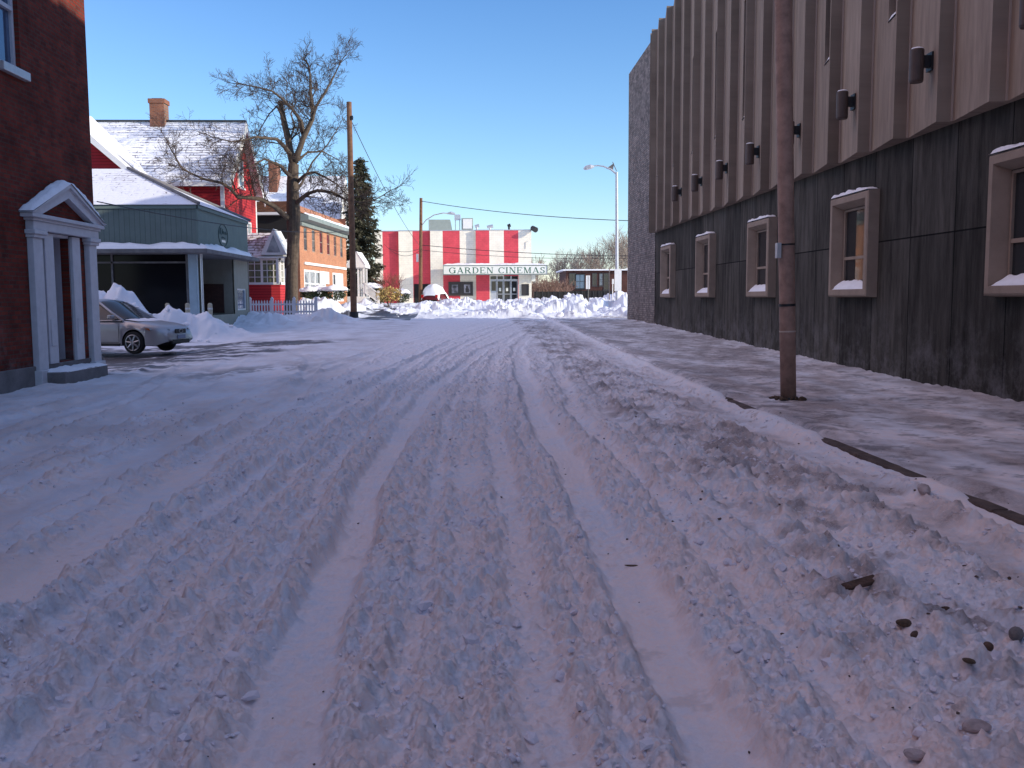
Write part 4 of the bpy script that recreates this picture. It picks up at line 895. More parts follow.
for n_, chh in enumerate(word):
    if chh == ' ': lx += .62 * sx; continue
    o_, w_ = letter(chh); m = MB()
    for k_, q in enumerate(o_): m.prism([(lx + p[0] * sx, YM - .035 - .0004 * k_, lz0 + p[1] * lh) for p in q], (0, .004, 0))
    m.build('letter', M['lett'], mq); lx += (w_ + .16) * sx
# doors
YD = 100.35
m = MB(); m.box(DX0, YD, DZ1, DX1, 99.99 + .02, DZ1 + .1); m.box(DX0 - .1, 100.003, z0, DX0 - .001, YD, DZ1); m.box(DX1 + .001, 100.003, z0, DX1 + .1, YD, DZ1); m.build('door_recess', M['wside'], ci)
MB().quad((DX0, YD, z0), (DX1, YD, z0), (DX1, YD, DZ1), (DX0, YD, DZ1)).build('transom_glass', M['glass'], ci)
zd = at(500, 280.5, YD).z; zdb = 1.0
m = MB(); m.box(DX0, YD - .09, zd, DX1, YD - .004, zd + .14)
for pxx in (497, 503.5, 511): x_ = at(pxx, 280, YD).x; m.box(x_ - .06, YD - .1, zd + .141, x_ + .06, YD - .005, DZ1)
m.build('transom', M['galv'], ci)
for i_, (a, b2) in enumerate(((490.8, 496.6), (497, 503.3), (503.7, 510.6), (511, 517.6))):
    xa, xb = at(a, 290, YD).x, at(b2, 290, YD).x; zb0 = zdb if i_ else at(500, 291.5, YD).z
    m = MB(); frame_y(m, YD - .01, xa, xb, zb0, zd - .01, .07, .08)
    if i_ == 0: m.box(xa, YD - .1, zdb, xb, YD - .02, zb0 - .002)
    d_ = m.build('door' if i_ else 'side_light', M['galv'], ci)
    MB().quad((xa + .02, YD - .05, zb0), (xb - .02, YD - .05, zb0), (xb - .02, YD - .05, zd - .02), (xa + .02, YD - .05, zd - .02)).build('pane', M['glass'], d_)
    xm_ = (xa + xb) / 2
    if i_: MB().box(xm_ - .13, YD - .075, zd - 1.15, xm_ + .1, YD - .055, zd - .8).build('notice', M['signw'], d_)
    if i_: MB().box(xa + .1, YD - .16, zdb + 1.0, xb - .1, YD - .12, zdb + 1.06).build('push_bar', M['galv'], d_)
# poster cases
M['frdk'] = mat('dark bronze frame', (.07, .06, .055), .4, .4)
M['post1'] = mat('printed poster', (.20, .19, .22), .3, var=1, scale=2.6); M['post2'] = mat('printed poster pale', (.32, .30, .32), .3, var=.9, scale=2)
Y = 100.38; xa, xb = at(448.5, 290, Y).x, at(473, 290, Y).x; za, zb2 = at(460, 295.8, Y).z, at(460, 281.8, Y).z
m = MB(); m.box(xa, Y - .03, za, xb, Y - .002, zb2); frame_y(m, Y - .03, xa, xb, za, zb2, .16, .12); m.box((xa + xb) / 2 - .09, Y - .15, za + .16, (xa + xb) / 2 + .09, Y - .031, zb2 - .16)
pc = m.build('poster_case', M['frdk'], ci)
for k_, mm_ in ((0, 'post1'), (1, 'post2')):
    c0 = xa + .35 + k_ * (xb - xa) / 2; c1 = c0 + (xb - xa) / 2 - .65
    m = MB().box(c0, Y - .05, za + .3, c1, Y - .033, zb2 - .3).build('poster', M[mm_], pc)
    if k_: MB().box((c0 + c1) / 2 - .18, Y - .06, za + .35, (c0 + c1) / 2 + .2, Y - .052, za + .8).build('picture', M['frdk'], m); MB().tube([((c0 + c1) / 2, Y - .06, za + .8), ((c0 + c1) / 2, Y - .06, za + 1.05)], .12, 10).build('picture', M['frdk'], m)
Y = 100.0; xa, xb = at(521.5, 290, Y).x, at(529, 290, Y).x; za, zb2 = at(525, 295.5, Y).z, at(525, 284, Y).z
m = MB(); m.box(xa, Y - .03, za, xb, Y - .002, zb2); frame_y(m, Y - .03, xa, xb, za, zb2, .08, .07); 
for k_ in range(1, 6): zz = za + (zb2 - za) * k_ / 6; m.box(xa + .08, Y - .06, zz - .012, xb - .08, Y - .031, zz + .012)
m.build('poster_case', M['frdk'], ci)
# dark side entrance and wall plates
Y = 100.76; xa, xb = at(414, 290, Y).x, at(430, 290, Y).x
MB().box(xa, Y - .03, z0, xb, Y - .002, at(420, 284, Y).z).build('side_door', M['dark'], ci)
# rooftop equipment
def unit(name, pa, pb, ya_, yb2, mt, Y=108):
    a, b2 = at(pa, yb2, Y), at(pb, ya_, Y); return MB().box(a.x, Y, ztc - .3, b2.x, Y + 2.2, b2.z).build(name, mt, ci, bevel=.03)
M['ggrey'] = mat('grey green metal', (.30, .34, .30), .6, var=.1)
a, b2 = at(428.5, 219.5, 108), at(450, 219.5, 108); c_ = at(453, 229, 108)
MB().prism([(a.x, 108, ztc - .3), (c_.x, 108, ztc - .3), (b2.x, 108, b2.z), (a.x, 108, a.z)], (0, 3, 0)).build('roof_housing', M['ggrey'], ci)
a = at(457.5, 220, 108.5); u1 = MB().box(a.x - .35, 108.2, a.z, a.x + .35, 108.9, at(457.5, 214.7, 108.5).z).tube([(a.x - .25, 108.5, ztc - .2), (a.x - .25, 108.5, a.z)], .05, 6).tube([(a.x + .25, 108.5, ztc - .2), (a.x + .25, 108.5, a.z)], .05, 6).build('roof_vent', M['galv'], ci)
u2 = unit('roof_unit', 461.5, 473, 218, 229, M['ggrey'])
a, b2 = at(463, 226, 107.95), at(472, 219, 107.95); MB().box(a.x, 107.93, a.z - .3, b2.x, 107.99, b2.z).build('panel', M['whitel'], u2)
for p_, h_, w_ in ((477, 225.5, .5), (490, 226, .7), (509, 225, .35)):
    a = at(p_, h_, 108); MB().tube([(a.x, 108, ztc - .2), (a.x, 108, a.z - .15)], .12, 8).tube([(a.x - w_ / 2, 108, a.z - .12), (a.x + w_ / 2, 108, a.z)], [.16, .2], 8).build('roof_vent', M['galv'] if p_ < 500 else M['blackm'], ci)
a = at(533.5, 229, 99.7); MB().tube([(xr_ - .1, 99.9, a.z - .1), (a.x, 99.7, a.z)], .06, 6).tube([(a.x - .1, 99.9, a.z + .12), (a.x + .22, 99.3, a.z - .12)], [.26, .3], 12).build('floodlight', M['blackm'], ci)
a = at(533, 278, 99.9); MB().box(xr_, 99.8, a.z - .35, a.x + .25, 100.1, a.z + .35).build('wall_light', M['signw'], ci)
a = at(525.5, 245, 100); MB().tube([(a.x, 99.97, a.z - .4), (a.x, 99.97, a.z + .3), (a.x + .25, 99.97, a.z + .4)], .025, 5).build('conduit', M['galv'], ci)

# ================================================================== utility poles, lamps, wires
def pole_thing(name, label, cat, foot, top, r0, r1, mt, n=14, bands=()):
    o = thing(name, label, cat, foot)
    P = [Vector(foot) - Vector((0, 0, .3)), Vector(foot) * .5 + Vector(top) * .5, Vector(top)]
    MB().tube(P, [r0, (r0 + r1) / 2, r1], n).build('pole', mt, o, smooth=False)
    return o
f1 = at(354, 320.5, 48); t1 = at(349, 102, 48)
p1 = pole_thing('utility_pole', 'tall bare wooden utility pole in front of the evergreen, with shade painted black at its foot', 'utility pole', (f1.x, 48, f1.z), tuple(t1), .17, .13, M['wood'])
MB().tube([(f1.x, 48, f1.z - .2), (f1.x, 48, f1.z + .45)], [.24, .23], 12).build('foot_shade', M['blackm'], p1)  # black sleeve added where the pole is only darkened by shade
MB().box(t1.x + .1, 47.85, t1.z - .9, t1.x + .2, 47.95, t1.z - .7).build('wire_clamp', M['blackm'], p1)
f2 = at(420.5, 303, 95); t2 = at(421, 198, 95)
p2 = pole_thing('utility_pole', 'far wooden utility pole with street light arm in front of the cinema', 'utility pole', (f2.x, 95, f2.z), tuple(t2), .2, .15, M['wood'])
arm = [at(421.5, 226, 95), at(426, 220, 94.5), at(434, 215, 94), at(443, 213, 93.5), at(449, 213.5, 93)]
ao = MB().tube(arm, .05, 6).build('lamp_arm', M['galv'], p2)
q = at(451, 214, 93); MB().tube([q + Vector((-.35, 0, .05)), q + Vector((.0, 0, .1)), q + Vector((.4, 0, 0))], [.08, .16, .1], 8).build('lamp_head', M['galv'], ao)
MB().box(f2.x - .35, 94.7, at(421, 262, 95).z, f2.x - .12, 94.95, at(421, 254, 95).z).build('meter_box', M['galv'], p2)
# tall galvanised lamp by the stone wall
f3 = at(617, 308, 60); t3 = at(616.6, 172, 60)
p3 = thing('street_lamp', 'tall galvanised street lamp with curved arm beside the stone wall', 'street lamp', (f3.x, 60, f3.z))
MB().tube([(f3.x, 60, f3.z - .3), (f3.x, 60, f3.z + .5), tuple(t3)], [.13, .115, .085], 12).build('pole', M['galv'], p3)
arm = [at(616.6, 174, 60), at(611, 169.5, 60), at(604, 166.5, 60), at(598, 165.5, 60), at(593, 166, 60)]
ao = MB().tube(arm, [.07, .06, .05, .045, .04], 8).build('lamp_arm', M['galv'], p3)
q = at(589, 168.3, 60); MB().tube([q + Vector((.32, 0, .12)), q + Vector((.1, 0, .1)), q + Vector((-.2, 0, .02)), q + Vector((-.34, 0, -.04))], [.07, .15, .14, .06], 10).build('lamp_head', M['galv'], ao)
q = at(611, 166.5, 60); MB().prism([q + Vector((-.3, 0, -.12)), q + Vector((.2, 0, .22)), q + Vector((.12, 0, -.28))], (0, .08, 0)).tube([q + Vector((.1, 0, .3)), at(616.6, 171, 60)], .025, 5).build('tie_bracket', M['found'], ao)
a, b2 = at(614.5, 291, 59.8), at(621.5, 269, 59.8); MB().box(a.x, 59.78, a.z, b2.x, 59.82, b2.z).build('banner', M['whitel'], p3)
# posts and signs by the junction
def sign(label, u, vb, vt, Y, plate=None, r=.035, mt='galv'):
    a = at(u, vb, Y); o = thing('sign_post', label, 'sign', (a.x, Y, a.z)); t_ = at(u, vt, Y)
    MB().tube([(a.x, Y, a.z - .5), (a.x, Y, t_.z)], r, 6).build('post', M[mt], o)
    if plate:
        p, q = at(plate[0], plate[3], Y - .06), at(plate[2], plate[1], Y - .06)
        MB().box(p.x, Y - .06, p.z, q.x, Y - .04, q.z).build('plate', M['whitel'], o)
sign('white sign board on a dark post left of the street lamp', 588, 300, 276, 64, (586, 275.5, 590, 289), .07, 'blackm')
sign('thin bare metal post left of the street lamp', 609.3, 307, 268, 60, None, .035, 'conc')
sign('short metal post with small white plate left of the street lamp', 612.5, 307, 279, 61, (612, 279, 614, 284), .03)
sign('thin post with plate close to the stone wall corner', 628, 307, 268, 58, (626, 268, 629.5, 270), .05)
# brown pole on the pavement
fb = at(788.3, 403, 13.55); tb = at(783.3, 0, 13.55); zb0 = hz(4.62, 13.55)
p4 = thing('steel_pole', 'thick brown painted steel pole standing on the right pavement', 'pole', (fb.x, 13.55, zb0))
dv = (tb - Vector((fb.x, 13.55, zb0))); Pf = lambda t: Vector((fb.x, 13.55, zb0)) + dv * t
MB().tube([Pf(-.03), Pf(.3), Pf(1), Pf(1.5)], [.115, .116, .122, .125], 28).build('pole', M['polebr'], p4, smooth=True)
m = MB(); m.tube([Pf(.24), Pf(.2465)], .124, 28); m.tube([Pf(.395), Pf(.399)], .122, 28); m.build('band', M['blackm'], p4)
m = MB(); m.tube([Pf(.174), Pf(.178)], .12, 28); m.build('weld_seam', M['seam'], p4)
m = MB(); m.box(Pf(.38).x - .17, 13.45, Pf(.38).z - .1, Pf(.38).x - .11, 13.55, Pf(.38).z + .12); m.build('bracket', M['galv'], p4)
m = MB(); m.tube([Pf(-.03), Pf(.006)], [.16, .14], 16); m.build('base_flange', M['blackm'], p4)
M['dirt'] = mat('frozen brown dirt', (.09, .06, .04), .95, var=.6, scale=20, bump=1)
m = MB()
for i in range(46): t_ = random.uniform(0, 6.28); r = random.uniform(.1, .25); lump_mesh(m, (fb.x + r * math.cos(t_), 13.55 + r * math.sin(t_), hz(4.62, 13.55) + .02), random.uniform(.02, .05), i, .7)
m.build('dirt_collar', M['dirt'], p4)
def wire(name, label, P, sag, r=.012, n=16):
    a, b2 = Vector(P[0]), Vector(P[1]); pts = []
    for i in range(n + 1): t_ = i / n; p = a.lerp(b2, t_); p.z -= sag * 4 * t_ * (1 - t_); pts.append(p)
    o = MB().tube(pts, r, 4).build(name, M['wire'], None); tag(o, label, 'cable')
wire('overhead_cable', 'cable slanting down from the top of the near wooden pole', (at(350, 118, 48), at(420, 246, 95)), .6, .02)
wire('overhead_cable', 'high cable from the far pole across the sky to the right building', (at(421, 201, 95), at(700, 222, 70)), .5, .03)
wire('overhead_cable', 'upper of two cables passing in front of the cinema stripes', (at(421, 245, 95), at(640, 256, 85)), .25, .028)
wire('overhead_cable', 'lower of two cables passing in front of the cinema stripes', (at(421, 250, 95), at(640, 258, 85)), .35, .02)
wire('overhead_cable', 'service cable running from the brick building past the green fascia', (at(97, 201.5, 20.7), at(352, 231, 48)), .3, .012)
wire('overhead_cable', 'short drop cable left of the far wooden pole', (at(421, 248, 95), at(388, 248, 101)), .4, .02)
wire('overhead_cable', 'second drop cable sagging left of the far wooden pole', (at(421, 250, 95), at(384, 244, 101)), .9, .02)

# ================================================================== picket fence
fz = hz(-12, 50.4); xa, xb = at(250, 310, 50.5).x, at(316, 310, 50.5).x
fe = thing('picket_fence', 'grey white picket fence in the shade below the red house', 'fence', (xa, 50.5, fz))
M['fence'] = mat('shaded fence paint', (.55, .56, .6), .7, var=.08)
zt_ = at(280, 300.5, 50.5).z; zb3 = at(280, 315.5, 50.5).z
m = MB(); xx = xa
while xx < xb - .05: m.prism([(xx, 50.5, zb3), (xx + .075, 50.5, zb3), (xx + .075, 50.5, zt_ - .05), (xx + .037, 50.5, zt_ + .03), (xx, 50.5, zt_ - .05)], (0, .02, 0)); xx += .15
m.build('pickets', M['fence'], fe)
m = MB(); m.box(xa, 50.53, zb3 + .15, xb, 50.57, zb3 + .25); m.box(xa, 50.53, zt_ - .25, xb, 50.57, zt_ - .16); m.build('rail', M['fence'], fe)
n_ = 4
for k in range(n_):
    xx = xa + (xb - xa) * k / (n_ - 1); m = MB().box(xx - .07, 50.48, zb3 - .2, xx + .07, 50.62, zt_ + .08).prism([(xx - .09, 50.46, zt_ + .08), (xx + .09, 50.46, zt_ + .08), (xx, 50.46, zt_ + .2)], (0, .18, 0)); m.build('post', M['fence'], fe)

M['bol'] = mat('cream bollard paint', (.42, .38, .28), .7)
# bollards before the shop front
for u, lab in ((168, 'leftmost cream bollard, half hidden by the snow pile before the shop'), (188, 'cream bollard just left of the pale blue shop column'), (210.5, 'cream bollard before the shop entrance, right of the drainpipe')):
    a = at(u, 320, 35.9); t_ = at(u, 303, 35.9); o = thing('bollard', lab, 'bollard', (a.x, 35.9, .3), 'bollards before the shop front')
    MB().tube([(a.x, 35.9, .1), (a.x, 35.9, t_.z - .05), (a.x, 35.9, t_.z)], [.09, .09, .05], 12).build('post', M['bol'], o)
    MB().tube([(a.x, 35.9, t_.z - .25), (a.x, 35.9, t_.z - .18)], .094, 12).build('band', M['galv'], o)

# ================================================================== trees and shrubs
def grow(mb, p, d, L_, r, depth, rd, up=.08, wander=.28, nseg=4, split=(2, 3), ang=(22, 55), shrink=.72, minr=.008, n=4):
    pts = [Vector(p)]; rr = [r]; d = Vector(d).normalized(); kids = []
    for i in range(nseg):
        d = (d + Vector((rd.gauss(0, wander), rd.gauss(0, wander), rd.gauss(0, wander) + up)) * .55).normalized()
        pts.append(pts[-1] + d * L_ / nseg); rr.append(max(minr, r * (1 - .45 * (i + 1) / nseg))); kids.append((pts[-1].copy(), d.copy(), rr[-1], (i + 1) / nseg))
    mb.tube(pts, rr, n if depth > 1 else 3, False)
    if depth <= 0: return
    for k in range(len(kids)):
        q, dd, r2, t_ = kids[k]
        cnt = rd.randint(*split) if k == len(kids) - 1 else (1 if rd.random() < .75 else 0)
        for _ in range(cnt):
            a = R(rd.uniform(*ang)); ax = Vector((rd.gauss(0, 1), rd.gauss(0, 1), rd.gauss(0, 1))).cross(dd)
            if ax.length < .01: continue
            nd = Matrix.Rotation(a, 3, ax.normalized()) @ dd
            grow(mb, q, nd, L_ * shrink * rd.uniform(.75, 1.1), max(minr, r2 * .68), depth - 1, rd, up, wander, nseg, split, ang, shrink, minr, n)
rd = random.Random(11)
YT = 54.6
def zt4(pts): return [(150 + a / 3.94, 30 + b2 / 3.94) for a, b2 in pts]
tb_ = at(292, 308, YT)
tr = thing('bare_tree', 'large bare street tree with spreading twisted limbs between the red house and pole', 'tree', (tb_.x, YT, tb_.z))
tp = [at(291, 318, YT), at(291.5, 300, YT), at(292, 270, YT), at(293.5, 235, YT), at(293.5, 215, YT), at(292.5, 185, YT), at(293.5, 164, YT)]
m = MB().tube(tp, [.46, .38, .33, .36, .40, .34, .30], 14)
lump_mesh(m, at(287.3, 262, YT - .15), .28, 3, 1.3, .25); m.build('trunk', M['bark'], tr)
limbs = [
 ([(565, 530), (550, 470), (545, 430), (530, 370), (520, 320), (512, 282)], .27, .17, .3, 0),
 ([(570, 520), (585, 480), (605, 425), (640, 350), (640, 300), (632, 250), (632, 210), (630, 170)], .24, .06, .0, 1),
 ([(640, 345), (655, 300), (690, 245), (715, 200), (735, 160), (755, 120)], .12, .03, .4, 1),
 ([(602, 400), (595, 360), (560, 310), (520, 270), (480, 240), (420, 225), (370, 215)], .15, .03, -.5, 1),
 ([(552, 490), (530, 460), (500, 430), (450, 425), (410, 422), (370, 435), (320, 440), (260, 425)], .16, .03, -1.0, 1),
 ([(558, 580), (535, 560), (515, 535), (480, 520), (450, 508), (410, 530), (370, 545)], .15, .03, -1.2, 1),
 ([(552, 745), (520, 722), (490, 695), (440, 668), (400, 662), (345, 658), (318, 625), (280, 602), (215, 588), (160, 565), (120, 540), (95, 490)], .2, .04, -1.5, 1),
 ([(570, 690), (590, 670), (620, 645), (660, 632), (720, 640), (770, 668), (830, 680), (880, 672), (920, 650)], .17, .03, -.6, 1),
 ([(580, 600), (610, 570), (650, 560), (700, 585), (740, 610), (765, 640)], .12, .03, -.5, 1),
 ([(575, 520), (620, 482), (680, 478), (720, 500)], .10, .03, .6, 1),
 ([(572, 640), (600, 600), (640, 520), (700, 450), (745, 380)], .11, .02, .8, 1),
 ([(530, 360), (500, 300), (470, 330), (440, 380)], .08, .03, .4, 1),
 ([(548, 440), (570, 380), (555, 330), (575, 280), (560, 240)], .08, .03, .9, 1),
]
lm = MB(); tw = MB()
for pts, r0, r1, yd, tips in limbs:
    P = []; q = zt4(pts)
    for i, (u, v) in enumerate(q):
        t_ = i / (len(q) - 1); Yq = YT + yd * t_ ** .7 * 3.4; P.append(at(u, v, Yq))
    rr = [r0 + (r1 - r0) * (i / (len(P) - 1)) ** .8 for i in range(len(P))]
    rr = [q_ * .88 for q_ in rr]; lm.tube(P, rr, 8, True)
    for i in range(1, len(P)):
        t_ = i / (len(P) - 1)
        if t_ < .25 and len(P) > 4: continue
        dd = (P[i] - P[i - 1]).normalized()
        for _ in range((3 if rd.random() < .4 else 2) if tips else 1):
            ax = Vector((rd.gauss(0, 1), rd.gauss(0, 1), rd.gauss(0, 1))).cross(dd).normalized(); nd = Matrix.Rotation(R(rd.uniform(30, 75)), 3, ax) @ dd
            grow(tw, P[i].lerp(P[i - 1], rd.random() * .6), nd, rd.uniform(.75, 1.3) * (1.2 - .4 * t_), max(.02, rr[i] * .32), 3, rd, .06, .33, 4, (2, 2), (20, 55), .66, .0075)
    if tips: grow(tw, P[-1], P[-1] - P[-2], .95, r1, 3, rd, .10, .3, 4, (2, 2), (20, 50), .72, .0075)
lm.build('limbs', M['bark'], tr, smooth=True); tw.build('twigs', M['twig'], tr); print('twig faces', len(tw.f))
def leafy(mb, c, rad, n, s, rd, shell=.5, droop=0):
    for _ in range(n):
        v = Vector((rd.gauss(0, 1), rd.gauss(0, 1), rd.gauss(0, 1))).normalized() * rd.uniform(shell, 1)
        p = Vector(c) + Vector((v.x * rad[0], v.y * rad[1], v.z * rad[2])); a = Vector((rd.gauss(0, 1), rd.gauss(0, 1), rd.gauss(0, 1) - droop)).normalized(); b2 = a.cross(Vector((rd.gauss(0, 1), rd.gauss(0, 1), rd.gauss(0, 1)))).normalized(); k = s * rd.uniform(.6, 1.4)
        mb.quad(p - a * k, p - b2 * k * .5, p + a * k, p + b2 * k * .5)
M['needle'] = mat('dark evergreen needles', (.062, .058, .030), .9, var=.5, scale=1.2)
yv = 88.; fv = at(359, 300, yv); tv = at(361, 157, yv)
ev = thing('evergreen_tree', 'dark ragged spruce behind the near utility pole', 'tree', (fv.x, yv, .8))
MB().tube([(fv.x, yv, .6), (fv.x, yv, 6), tuple(tv)], [.25, .16, .03], 8).build('trunk', M['bark'], ev)
m = MB(); rd2 = random.Random(4)
for k in range(560):
    t_ = rd2.random() ** .8; z = 1.6 + (tv.z - 1.6) * (1 - t_); a = rd2.uniform(0, 6.28); Lb = (.3 + 2.35 * t_ ** .75) * rd2.uniform(.65, 1.15)
    dr_ = .25 + .2 * rd2.random(); base = Vector((fv.x + (tv.x - fv.x) * (1 - t_), yv, z))
    for j in range(int(10 + Lb * 16)):
        s_ = rd2.random() ** .7; p = base + Vector((math.cos(a), math.sin(a), -dr_ + s_ * .25)) * Lb * s_ + Vector((rd2.gauss(0, .13), rd2.gauss(0, .13), rd2.gauss(0, .09)))
        d1 = Vector((math.cos(a) + rd2.gauss(0, .5), math.sin(a) + rd2.gauss(0, .5), -.5 + rd2.gauss(0, .3))).normalized(); d2 = d1.cross(Vector((rd2.gauss(0, 1), rd2.gauss(0, 1), 1))).normalized(); q = rd2.uniform(.12, .27)
        m.quad(p - d1 * q, p - d2 * q * .3, p + d1 * q, p + d2 * q * .3)
m.build('crown', M['needle'], ev)
M['leafg'] = mat('dark green shrub leaves', (.04, .055, .02), .8, var=.6, scale=2); M['leafy'] = mat('yellow brown winter leaves', (.42, .30, .10), .85, var=.5, scale=2)
def shrub(label, u, v0, v1, Y, w, mt, snow=True, n=500, s=.09, group=None):
    b2 = at(u, v0, Y); t_ = at(u, v1, Y); o = thing('shrub', label, 'shrub', (b2.x, Y, b2.z)); c = Vector((b2.x, Y, (b2.z + t_.z) / 2)); rz2 = (t_.z - b2.z) / 2
    m = MB(); leafy(m, c, (w, w * .8, rz2), n, s, random.Random(int(u))); m.build('foliage', mt, o)
    st_ = MB()
    for k in range(6): st_.tube([(b2.x, Y, b2.z - .4), tuple(c + Vector((random.uniform(-w, w) * .6, random.uniform(-w, w) * .5, rz2 * .5)))], [.03, .012], 4)
    st_.build('stems', M['twig'], o)
    if snow:
        s_ = MB()
        bm = bmesh.new(); bmesh.ops.create_icosphere(bm, subdivisions=4, radius=1); vs = []
        for vv in bm.verts:
            nn = float(fbm(np.array([vv.co.x * 2.2 + u]), np.array([vv.co.y * 2.2 + vv.co.z]), 3, 7)[0]); q = vv.co * (1 + .35 * nn); vs.append(c + Vector((q.x * w * .9, q.y * w * .75, rz2 * .55 + (q.z * rz2 * .65 if q.z > 0 else q.z * .12))))
        s_.add(vs, [tuple(x_.index for x_ in f.verts) for f in bm.faces]); bm.free(); s_.build('snow_cap', M['snow'], o, smooth=True)
    return o
shrub('small dark shrub with snow cap nearest the big tree trunk', 309, 300, 288, 63, .65, M['leafg'])
shrub('middle dark shrub under a thick snow cap, before the shop windows', 320, 301, 287, 64, .75, M['leafg'])
shrub('dark shrub with tall heap of snow left of the utility pole', 334, 301, 286.5, 63, .95, M['leafg'])
shrub('dark green shrub under snow at the foot of the white stair', 371, 300, 284, 86, 1.2, M['leafg'])
shrub('narrow dark green shrub without snow right of the stair', 381, 303, 289, 86, .6, M['leafg'], False)
shrub('sunlit yellow brown leafy shrub right of the stair', 389, 303, 286, 79, 1.2, M['leafy'], False, 700)
shrub('dark shrub with snow cap left of the far utility pole', 401, 303, 290, 84, .9, M['leafg'])
M['redtw'] = mat('reddish twigs', (.22, .07, .05), .9, var=.4)
b2 = at(391, 300, 82); tbu = thing('twiggy_bush', 'reddish leafless bush before the leftmost cinema stripe', 'shrub', (b2.x, 82, b2.z)); m = MB(); rd3 = random.Random(3)
for k in range(16): grow(m, (b2.x + rd3.uniform(-.5, .5), 82, b2.z - .2), (rd3.gauss(0, .35), rd3.gauss(0, .3), 1), 1.2, .025, 2, rd3, .15, .25, 3, (2, 3), (15, 45), .75, .010)
m.build('branches', M['redtw'], tbu)
# bare trees on the skyline at right, standing well behind the brick block
M['fartwig'] = mat('far bare branches', (.33, .27, .22), .95, var=.3, scale=.5)
tl = [(538, 262, 'leftmost far bare tree rising beside the cinema wall'), (556, 262, 'low far bare tree right of the cinema sign end'), (572, 256, 'far bare tree over the left end of the brick block'), (588, 258, 'far bare tree behind the white sign board'),
      (602, 250, 'far bare tree left of the street lamp'), (612, 240, 'tall far bare tree just behind the street lamp'), (624, 237, 'tallest far bare tree against the stone wall corner'), (636, 245, 'far bare tree mostly hidden by the stone wall')]
for i, (u, v, lab) in enumerate(tl):
    Yq = 172 + (i * 37 % 11); b2 = at(u, 290, Yq); h_ = at(u, v, Yq).z - 1; o = thing('bare_tree', lab, 'tree', (b2.x, Yq, 1), 'bare trees on the skyline'); r3 = random.Random(50 + i)
    MB().tube([(b2.x, Yq, .5), (b2.x + .1, Yq, 1 + h_ * .35)], [.22, .16], 6).build('trunk', M['fartwig'], o)
    m = MB()
    for k in range(6): grow(m, (b2.x + .1, Yq, 1 + h_ * (.2 + .04 * k)), (r3.gauss(0, .35), r3.gauss(0, .3), 1), h_ * .33, .09, 3, r3, .12, .22, 4, (2, 3), (15, 45), .76, .022)
    m.build('crown', M['fartwig'], o)
m = MB(); r4 = random.Random(9)
for k in range(260):
    u = r4.uniform(531, 566) if k < 140 else r4.uniform(531, 660); Yq = r4.uniform(128, 140) if k < 140 else r4.uniform(165, 190); b2 = at(u, 292, Yq); 
    grow(m, (b2.x, Yq, .9), (r4.gauss(0, .3), r4.gauss(0, .3), 1), r4.uniform(.8, 1.7) * (1.5 if k >= 140 else 1), .03, 2, r4, .15, .22, 3, (2, 3), (15, 45), .75, .028)
M['brush'] = mat('brown brush', (.20, .12, .09), .95, var=.4, scale=.5)
tag(m.build('brushwood', M['brush']), 'tangle of brown leafless brush beyond the cinema', 'brush', kind='stuff')
# low brick block behind
fb_ = thing('far_brick_block', 'long low dark brick building with snowy flat roof, far right', 'building', (12, 150, 1))
a, b2 = at(566, 296, 150), at(700, 296, 150); zt_ = at(600, 270.5, 150).z
M['dbrick'] = brick('far brown brick', (.10, .035, .028), (.06, .025, .02), (.06, .035, .03), 'xz', dirt=.3)
MB().box(a.x, 150, .3, b2.x, 162, zt_).build('wall', M['dbrick'], fb_)
s_ = MB().box(a.x - .6, 149.4, zt_ + .002, b2.x, 162.4, zt_ + .2); s_.build('roof', M['snow'], fb_)
for (u0, u1, v0, v1, mt) in ((569, 576, 273, 285, 'glass'), (575, 585, 274, 289, 'glassblue'), (592, 597, 273, 286, 'glass'), (599, 603, 273, 286, 'glassw'), (603.5, 609, 273, 290, 'glass'), (569, 612, 290.5, 296, 'dark')):
    p, q = at(u0, v1, 150), at(u1, v0, 150)
    if mt == 'dark': MB().box(p.x, 149.85, p.z, q.x, 149.99, q.z).build('base_band', M['dark'], fb_)
    else: win_y(fb_, 150, p.x, q.x, p.z, q.z, M['frdk'] if mt != 'glassblue' else M['blackm'], M[mt], 1, .12, 1)

q0, q1 = at(534, 299, 118), at(613, 291.3, 118)
lw = thing('low_wall', 'long low black wall in front of the far brick block', 'wall', (q0.x, 118, .9))
MB().box(q0.x, 118, .5, q1.x, 118.5, q1.z).build('wall', M['dark'], lw)
for k in range(14):
    xx = q0.x + (q1.x - q0.x) * (k + .5) / 14; MB().box(xx - .06, 117.92, .5, xx + .06, 117.996, q1.z + .06).build('pier', M['blackm'], lw)

